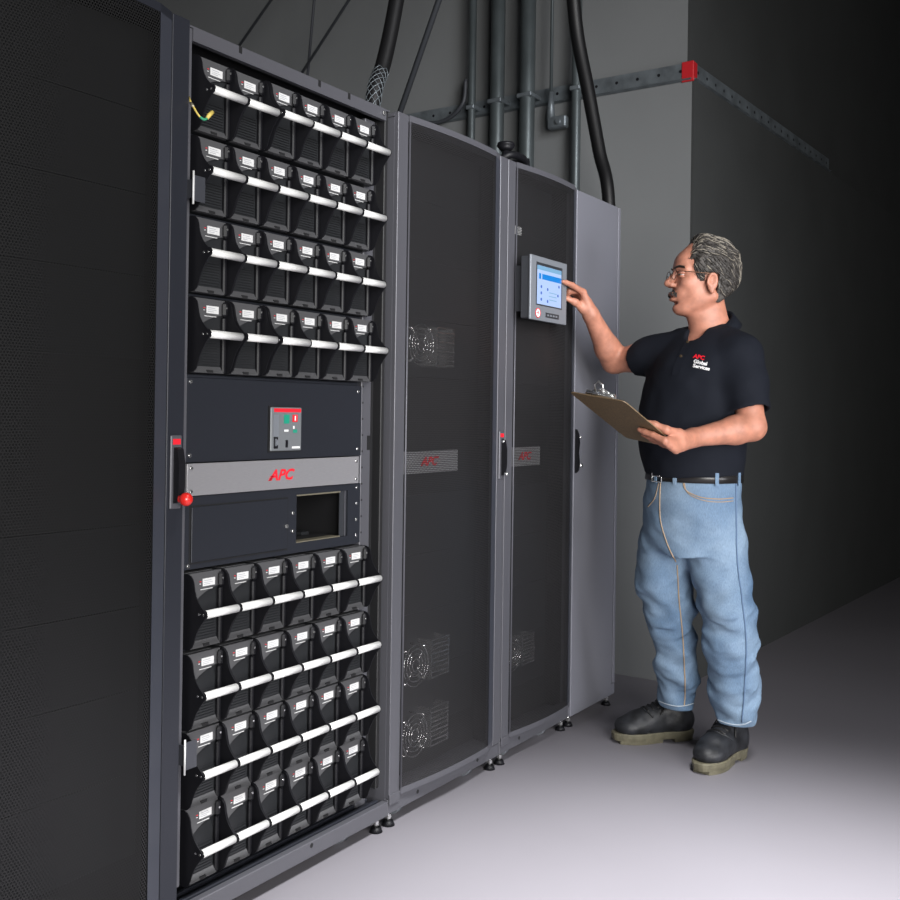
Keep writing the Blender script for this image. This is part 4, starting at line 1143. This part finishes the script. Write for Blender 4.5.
# folds: soft creases radiating from the armpits and gathering above the belt
fold = vnoise(np.stack([P[..., 0]*.6+P[..., 1]*.5, P[..., 1]*.6-P[..., 2]*.3, P[..., 2]*1.1+P[..., 0]*.5], -1), 11, 21)*.020+vnoise(P, 26, 4)*.006
sh.F += fold.astype(np.float32)*.75
arm2 = [(R_SH, R_EL), (L_SH, L_EL)]
nc0 = S2(712, 326, 3.475); f0 = np.array([math.cos(HB), math.sin(HB), 0])
sh.ell(nc0+f0*.085+np.array([0, 0, -.020]), (.045, .035, .050), np.stack([f0, [-f0[1], f0[0], 0], [0, 0, 1.]], 1), .006, True)
so = sh.build('polo_shirt', 'shirt', None, 2); local_to_man(so); sbv = sh.bvh()

# neckline opening and collar
fx_, fy_ = np.array([math.cos(HB), math.sin(HB), 0]), np.array([-math.sin(HB), math.cos(HB), 0])
nc = S2(712, 326, 3.475)
def ring(theta, r, drop):
    "point round the neck; theta 0 is the throat"
    d_ = fx_*math.cos(theta)+fy_*math.sin(theta)
    return nc+d_*r+np.array([0, 0, drop])
col_ = MB().mat('shirt', True)
n_ = 40; vs = []; rows_ = 5
for i in range(n_+1):
    th = math.radians(26+(308)*i/n_); bk = .5-.5*math.cos(th)      # 1 at the back
    hi_ = -.034+.088*bk; r_in = .066-.006*bk
    base = ring(th, r_in+.012, hi_-.045-.03*bk); top_ = ring(th, r_in, hi_)
    out1 = ring(th, r_in+.009, hi_+.003); ext = .030+.012*(1-bk)
    out2 = ring(th, r_in+.038, hi_-ext*1.0); out3 = ring(th, r_in+.034, hi_-ext*1.05)
    vs += [base, top_, out1, out2, out3]
fs = [(i*5+j, (i+1)*5+j, (i+1)*5+j+1, i*5+j+1) for i in range(n_) for j in range(4)]+[(i*5+4, (i+1)*5+4, (i+1)*5, i*5) for i in range(n_)]+[(0, 1, 2, 3, 4), tuple(n_*5+j for j in (4, 3, 2, 1, 0))]
col_.add(vs, fs); co_ = col_.build('collar', 'shirt'); co_.parent = so
# placket with a button, laid on the chest
def drape(mb, p, mat_, off=.002): pass
def on_shirt(p3, off=.002):
    hit = sbv.find_nearest(Vector(p3)); return np.array(hit[0])+np.array(hit[1])*off, np.array(hit[1])
vs = []
for i in range(9):
    z_ = nc[2]-.045-.13*i/8
    for w_ in (-.014, .014):
        q_ = nc+fx_*.35+fy_*w_; q_[2] = z_
        hit = sbv.ray_cast(Vector(q_), Vector(-fx_)); vs.append(np.array(hit[0])+fx_*.0025 if hit[0] is not None else nc)
b = MB().mat('shirt', True).add(vs, [(2*i, 2*i+1, 2*i+3, 2*i+2) for i in range(8)]); o_ = b.build('placket'); o_.parent = so
b = MB().mat('iris')
for i in (1, 4):
    m2 = (vs[2*i]+vs[2*i+1])/2; b.cyl(m2, m2+fx_*.003, .005, n=10)
o_ = b.build('button'); o_.parent = so
# embroidered lettering on his left breast, dropped on to the cloth
tdir = -_fw
def stitch(txt, px, py, size, m, shear):
    v, f = text_geo(txt, 1., shear, .035); out = []
    for (tx, ty) in v:
        x_ = px+tx*size; y_ = py-ty*size+tx*size*.22
        o3 = at(x_, y_, 2.9); d3 = unit(at(x_, y_, 3.9)-at(x_, y_, 2.9))
        hit = sbv.ray_cast(Vector(o3), Vector(d3))
        out.append(np.array(hit[0])-d3*.0022 if hit[0] is not None else o3)
    MBt.mat(m).add(out, f)
MBt = MB(); stitch('APC', 698.5, 357.0, 5.8, 'red', .3); o_ = MBt.build('emblem'); o_.parent = so; o_['label'] = 'red three letter emblem'
MBt = MB(); stitch('Global', 700, 362.5, 5.1, 'white', .25); stitch('Services', 701, 367.2, 5.1, 'white', .25); o_ = MBt.build('lettering'); o_.parent = so; o_['label'] = 'white stitched lettering'

# ---- jeans
je = Sculpt([3.05, -.95, .02], [3.85, -.02, 1.06], .0048)
hip = []
for (px, py, a, b_) in ((693.5, 470, .164, .136), (693, 485, .170, .142), (692, 505, .178, .148), (691, 530, .180, .146), (691, 552, .174, .138)):
    p = S2(px, py, 3.48); hip.append((p[2], p[0], p[1], a, b_, HB))
je.loft(hip, k=.03)
rl = [S2(668, 545, 3.54), S2(665, 580, 3.54), S2(669, 612, 3.53), S2(675, 645, 3.54), S2(676, 680, 3.57), S2(676, 703, 3.58)]
ll = [S2(717, 545, 3.42), S2(722, 580, 3.40), S2(727, 610, 3.37), S2(732, 645, 3.37), S2(735, 685, 3.40), S2(734, 719, 3.41)]
rr_ = [.105, .098, .083, .074, .067, .064]; lr_ = [.103, .096, .085, .083, .072, .063]
je.chain(rl, rr_, .02); je.chain(ll, lr_, .02)
sl, P = je.block(je.lo, je.lo+je.n*je.h, 0)
zz = P[..., 2]
amp = np.interp(zz, [.1, .22, .40, .52, .62, .80, .95], [.9, 1., .75, .85, .5, .35, .15])
w1 = vnoise(np.stack([P[..., 0]*.8, P[..., 1]*.8, P[..., 2]*2.2+P[..., 0]*1.2-P[..., 1]*.9], -1), 10, 33)
w2 = vnoise(np.stack([P[..., 0], P[..., 1], P[..., 2]*2.0-P[..., 0]*1.6], -1), 20, 12)
je.F += ((w1*.034+w2*.020)*amp).astype(np.float32)
# behind the knees and hem breaks
for (c_, n3) in ((rl[5], .0), (ll[5], 0.)):
    m3 = (zz < c_[2]-.012) & (np.linalg.norm(P[..., :2]-c_[:2], axis=-1) < .13)
    je.F = np.where(m3, np.maximum(je.F, (c_[2]-.012-zz)), je.F)
topz = S2(693, 469.5, 3.48)[2]
je.F = np.maximum(je.F, (zz-topz)).astype(np.float32)
for c_ in (rl[5], ll[5]): je.cap(c_+np.array([0, 0, -.005]), c_-np.array([0, 0, .06]), .040, .040, .002, True)
jo = je.build('jeans', 'denim', None, 2); local_to_man(jo); jbv = je.bvh()
def trace(pts, r, m, par, name, dens=14, off=.0012, dash=None):
    "seam running over the cloth between photograph points, as the lens sees them"
    ps = spline([np.array([p[0], p[1], 0.]) for p in pts], dens); out = []
    for p in ps:
        o3 = at(p[0], p[1], 2.9); d3 = unit(at(p[0], p[1], 3.9)-o3); hit = jbv.ray_cast(Vector(o3), Vector(d3))
        if hit[0] is not None: out.append(np.array(hit[0])+np.array(hit[1])*off)
    b = MB().mat(m).tube(out, r, 5); o = b.build(name); o.parent = par; return o
trace([(735.5, 480), (736, 520), (737, 560), (742, 600), (746, 640), (745, 680), (742, 722)], .0028, 'denim_dark', jo, 'side_seam')
trace([(677, 565), (679, 600), (682, 630), (684, 660), (685, 690), (684, 706)], .0022, 'seam', jo, 'inseam')
trace([(661, 478), (660, 500), (661, 522), (668, 545), (676, 562)], .0020, 'seam', jo, 'fly_seam')
trace([(683, 480), (686, 490), (700, 497), (718, 499), (733, 498)], .0018, 'seam', jo, 'pocket_seam')
trace([(684, 481.5), (688, 493), (702, 500), (718, 502), (733, 501)], .0014, 'seam', jo, 'pocket_seam')
trace([(659, 483), (655, 498), (648, 507)], .0016, 'seam', jo, 'pocket_seam')
trace([(659, 701), (667, 704), (677, 706), (686, 705.5), (694, 703)], .0022, 'hem_thread', jo, 'hem')
trace([(716, 719), (725, 722.5), (735, 724.5), (744, 724), (751, 721)], .0022, 'hem_thread', jo, 'hem')
def band(zc, halfh, off, m, name, par, z_tilt=0.):
    vs = []; n_ = 72
    for i in range(n_):
        th = 2*PI*i/n_; d_ = np.array([math.cos(th), math.sin(th), 0.]); c_ = S2(693, 474, 3.48)
        for dz in (-halfh, halfh):
            z_ = zc+dz+z_tilt*math.cos(th-HB)
            hit = jbv.ray_cast(Vector((c_[0]+d_[0]*.5, c_[1]+d_[1]*.5, min(z_, topz-.010))), Vector(-d_)); h_ = np.array(hit[0]); h_[2] = z_
            vs += [h_+d_*.001, h_+d_*off]
    fs = []
    for i in range(n_):
        j = (i+1) % n_; a, c2 = i*4, j*4
        fs += [(a+1, c2+1, c2+3, a+3), (a, a+2, c2+2, c2), (a+2, a+3, c2+3, c2+2), (a, c2, c2+1, a+1)]
    o = MB().mat(m, True).add(vs, fs).build(name)
    if par: o.parent = par
    else: local_to_man(o)
    return o
bz = S2(693, 475.5, 3.48)[2]
belt = band(bz, .0165, .007, 'leather', 'belt', None)
b = MB().mat('denim', False)
for px in (657.5, 676, 716, 737):
    o3 = at(px, 476, 2.9); d3 = unit(at(px, 476, 3.9)-o3); hit = jbv.ray_cast(Vector(at(px, 481, 2.9)), Vector(d3))
    if hit[0] is None: continue
    p = np.array(hit[0]); n = np.array(hit[1]); n[2] = 0; n = unit(n); t_ = np.cross([0, 0, 1], n)
    p[2] = bz
    vs = [p+t_*a_+np.array([0, 0, c_])+n*e_ for (a_, c_) in ((-.006, -.024), (.006, -.024), (.006, .0185), (-.006, .0185)) for e_ in (.007, .0105)]
    MB().mat('denim').add(vs, [(1, 3, 5, 7), (0, 6, 4, 2), (0, 2, 3, 1), (2, 4, 5, 3), (4, 6, 7, 5), (6, 0, 1, 7)]).build('belt_loop').parent = jo
# buckle
o3 = at(657, 474, 2.9); d3 = unit(at(657, 474, 3.9)-o3); hit = jbv.ray_cast(Vector(at(659, 481, 2.9)), Vector(unit(at(659, 481, 3.9)-at(659, 481, 2.9))))
if hit[0] is not None:
    p = np.array(hit[0]); n = np.array(hit[1]); n[2] = 0; n = unit(n); t_ = np.cross([0, 0, 1], n); p[2] = bz; p = p+n*.010
    q = [p+t_*.024*sx_*1.0+np.array([0, 0, .019*sz_]) for sx_, sz_ in ((-1, -1), (1, -1), (1, 1), (-1, 1))]
    b = MB().mat('chrome').tube(q, .0026, 8, True).tube([p-t_*.024, p+t_*.02+n*.003], .0018, 6); b.build('buckle').parent = belt

# ---- boots
def boot(heel, head, nm, leg, L_=.302):
    f_ = np.array([math.cos(head), math.sin(head), 0.]); s_ = np.array([-math.sin(head), math.cos(head), 0.]); o0 = np.array([heel[0], heel[1], 0.])
    def BP(x, y, z): return o0+f_*x+s_*y+np.array([0, 0, z])
    B = Sculpt([heel[0]-.36, heel[1]-.36, .0], [heel[0]+.36, heel[1]+.36, .26], .004)
    Mx = np.stack([f_, s_, [0, 0, 1.]], 1)
    B.ell(BP(.236, .002, .056), (.064, .053, .036), Mx, .015)      # toe cap
    B.ell(BP(.175, .0, .066), (.075, .048, .042), Mx, .02)
    B.ell(BP(.060, 0, .070), (.062, .040, .055), Mx, .02)
    B.cap(BP(.200, 0, .070), BP(.110, 0, .105), .040, .042, .02)
    B.cap(BP(.068, 0, .09), BP(.072, 0, .165), .045, .046, .02)
    B.cap(BP(.215, 0, .060), BP(.06, 0, .055), .044, .038, .02)
    B.cap(BP(.072, 0, .13), BP(.074, 0, .23), .037, .041, .003, True)
    for yy in (-1, 1): B.cap(BP(.188, yy*.05, .03), BP(.192, yy*.01, .125), .004, .004, .006, True)  # crease behind the cap
    sl, P = B.block(B.lo, B.lo+B.n*B.h, 0)
    B.F = np.maximum(B.F, (.028-P[..., 2])).astype(np.float32)
    B.F += (vnoise(P, 30, 8)*.004).astype(np.float32)
    bt = B.build(nm, 'boot', None, 2); local_to_man(bt); bv = B.bvh()
    # sole: outline around the foot, with a separate heel
    out = []
    for i in range(40):
        a = 2*PI*i/40; cx_ = .155; x = cx_+(.150)*math.cos(a); t = (x)/.31
        wd = .039+.016*math.exp(-((x-.235)/.07)**2)+.004*math.exp(-((x-.05)/.05)**2)-.004*math.exp(-((x-.13)/.04)**2)
        out.append((x, wd*math.copysign(abs(math.sin(a))**.62, math.sin(a))))
    S_ = MB().mat('sole')
    n_ = 40
    def lvl(z, g): return [BP(.155+(x-.155)*(1+g/.155), y*(1+g/.05), z) for x, y in out]
    vs = lvl(.012, .001)+lvl(.024, .004)+lvl(.034, .005)+lvl(.038, .001)
    S_.add(vs, [(r_*n_+i, r_*n_+(i+1) % n_, (r_+1)*n_+(i+1) % n_, (r_+1)*n_+i) for r_ in range(3) for i in range(n_)]+[tuple(range(n_))[::-1], tuple(range(3*n_, 4*n_))], False)
    for (xa, xb) in ((.0, .095), (.125, .292)):
        pts_ = [(x, y) for x, y in out if xa-.004 <= x <= xb+.004]
        pts_ = sorted([p for p in pts_ if p[1] >= 0], key=lambda p: p[0])+sorted([p for p in pts_ if p[1] < 0], key=lambda p: -p[0])
        m_n = len(pts_)
        vs = [BP(x, y*.99, .0004) for x, y in pts_]+[BP(x, y*1.03, .0119) for x, y in pts_]
        S_.add(vs, [(i, (i+1) % m_n, m_n+(i+1) % m_n, m_n+i) for i in range(m_n)]+[tuple(range(m_n))[::-1], tuple(range(m_n, 2*m_n))])
    so_ = S_.build('sole'); so_.parent = bt
    # welt stitching, tongue edges and laces
    W = MB().mat('leather')
    for k in range(4):
        x = .112+k*.020
        pts = []
        for y in np.linspace(-.030, .030, 7):
            hit = bv.ray_cast(Vector(BP(x+.25*.3, y*1.0, .32)), Vector(unit(-f_*.30-np.array([0, 0, 1.]))))
            if hit[0] is not None: pts.append(np.array(hit[0])+np.array(hit[1])*.002)
        if len(pts) > 2: W.tube(pts, .0026, 6)
    lo_ = BP(.125, .0, .135)
    for yy in (-1, 1):
        pts = []
        for (x, y, z) in ((.12, yy*.008, .3), (.13, yy*.03, .3), (.145, yy*.042, .3), (.13, yy*.036, .3)):
            hit = bv.ray_cast(Vector(BP(x, y, z)), Vector((0, 0, -1)))
            if hit[0] is not None: pts.append(np.array(hit[0])+np.array(hit[1])*.004)
        if len(pts) > 2: W.tube(spline(pts, 5), .0022, 6)
    W.build('laces').parent = bt
    C = MB().mat('boot', True); vs = []
    for x in (.196, .200):
        for y in np.linspace(-.045, .045, 9):
            hit = bv.ray_cast(Vector(BP(x-.2*(y/.045)**2*.12, y, .3)), Vector((0, 0, -1)))
            vs.append((np.array(hit[0])+np.array(hit[1])*.0018) if hit[0] is not None else BP(x, y, .06))
    C.tube([(vs[i]+vs[i+9])/2 for i in range(9)], .0034, 6); C.build('toe_cap_seam').parent = bt
    return bt
boot((3.572, -.412), math.radians(135), 'boot', rl)
boot((3.515, -.612), math.radians(170), 'boot', ll)
# ================================================================ light
def area(name, loc, target, size, power, col=(1, 1, 1), sy=None, spread=None):
    l = bpy.data.lights.new(name, 'AREA'); l.energy = power; l.color = col; l.size = size
    if sy: l.shape = 'RECTANGLE'; l.size_y = sy
    if spread: l.spread = math.radians(spread)
    o = bpy.data.objects.new(name, l); COL.objects.link(o); o.location = loc
    o.rotation_euler = (Vector(target)-Vector(loc)).to_track_quat('-Z', 'Y').to_euler(); return o
area('key_light', (-.7, -3.9, 1.6), (2.9, -.1, 1.25), 2.4, 84, (1, .985, .96), spread=90)
area('high_light', (1.2, -3.1, 3.2), (3.0, .1, 2.1), 1.4, 15, (.96, .97, 1), spread=50)
area('fill_light', (2.2, -4.3, 1.0), (3.6, 0, .7), 1.4, 12, (.94, .95, 1), spread=60)
s = bpy.data.lights.new('floor_spot', 'SPOT'); s.energy = 1500; s.spot_size = math.radians(68); s.spot_blend = 1; s.shadow_soft_size = .25
o = bpy.data.objects.new('floor_spot', s); COL.objects.link(o); o.location = (1.75, -1.55, 3.0)
o.rotation_euler = (Vector((1.85, -1.30, 0))-Vector(o.location)).to_track_quat('-Z', 'Y').to_euler()
w = bpy.data.worlds.new('world'); SC.world = w; w.use_nodes = True
w.node_tree.nodes['Background'].inputs[0].default_value = (.55, .58, .62, 1); w.node_tree.nodes['Background'].inputs[1].default_value = .04
SC.view_settings.view_transform = 'Standard'; SC.view_settings.look = 'None'; SC.view_settings.gamma = 1; SC.view_settings.exposure = 0
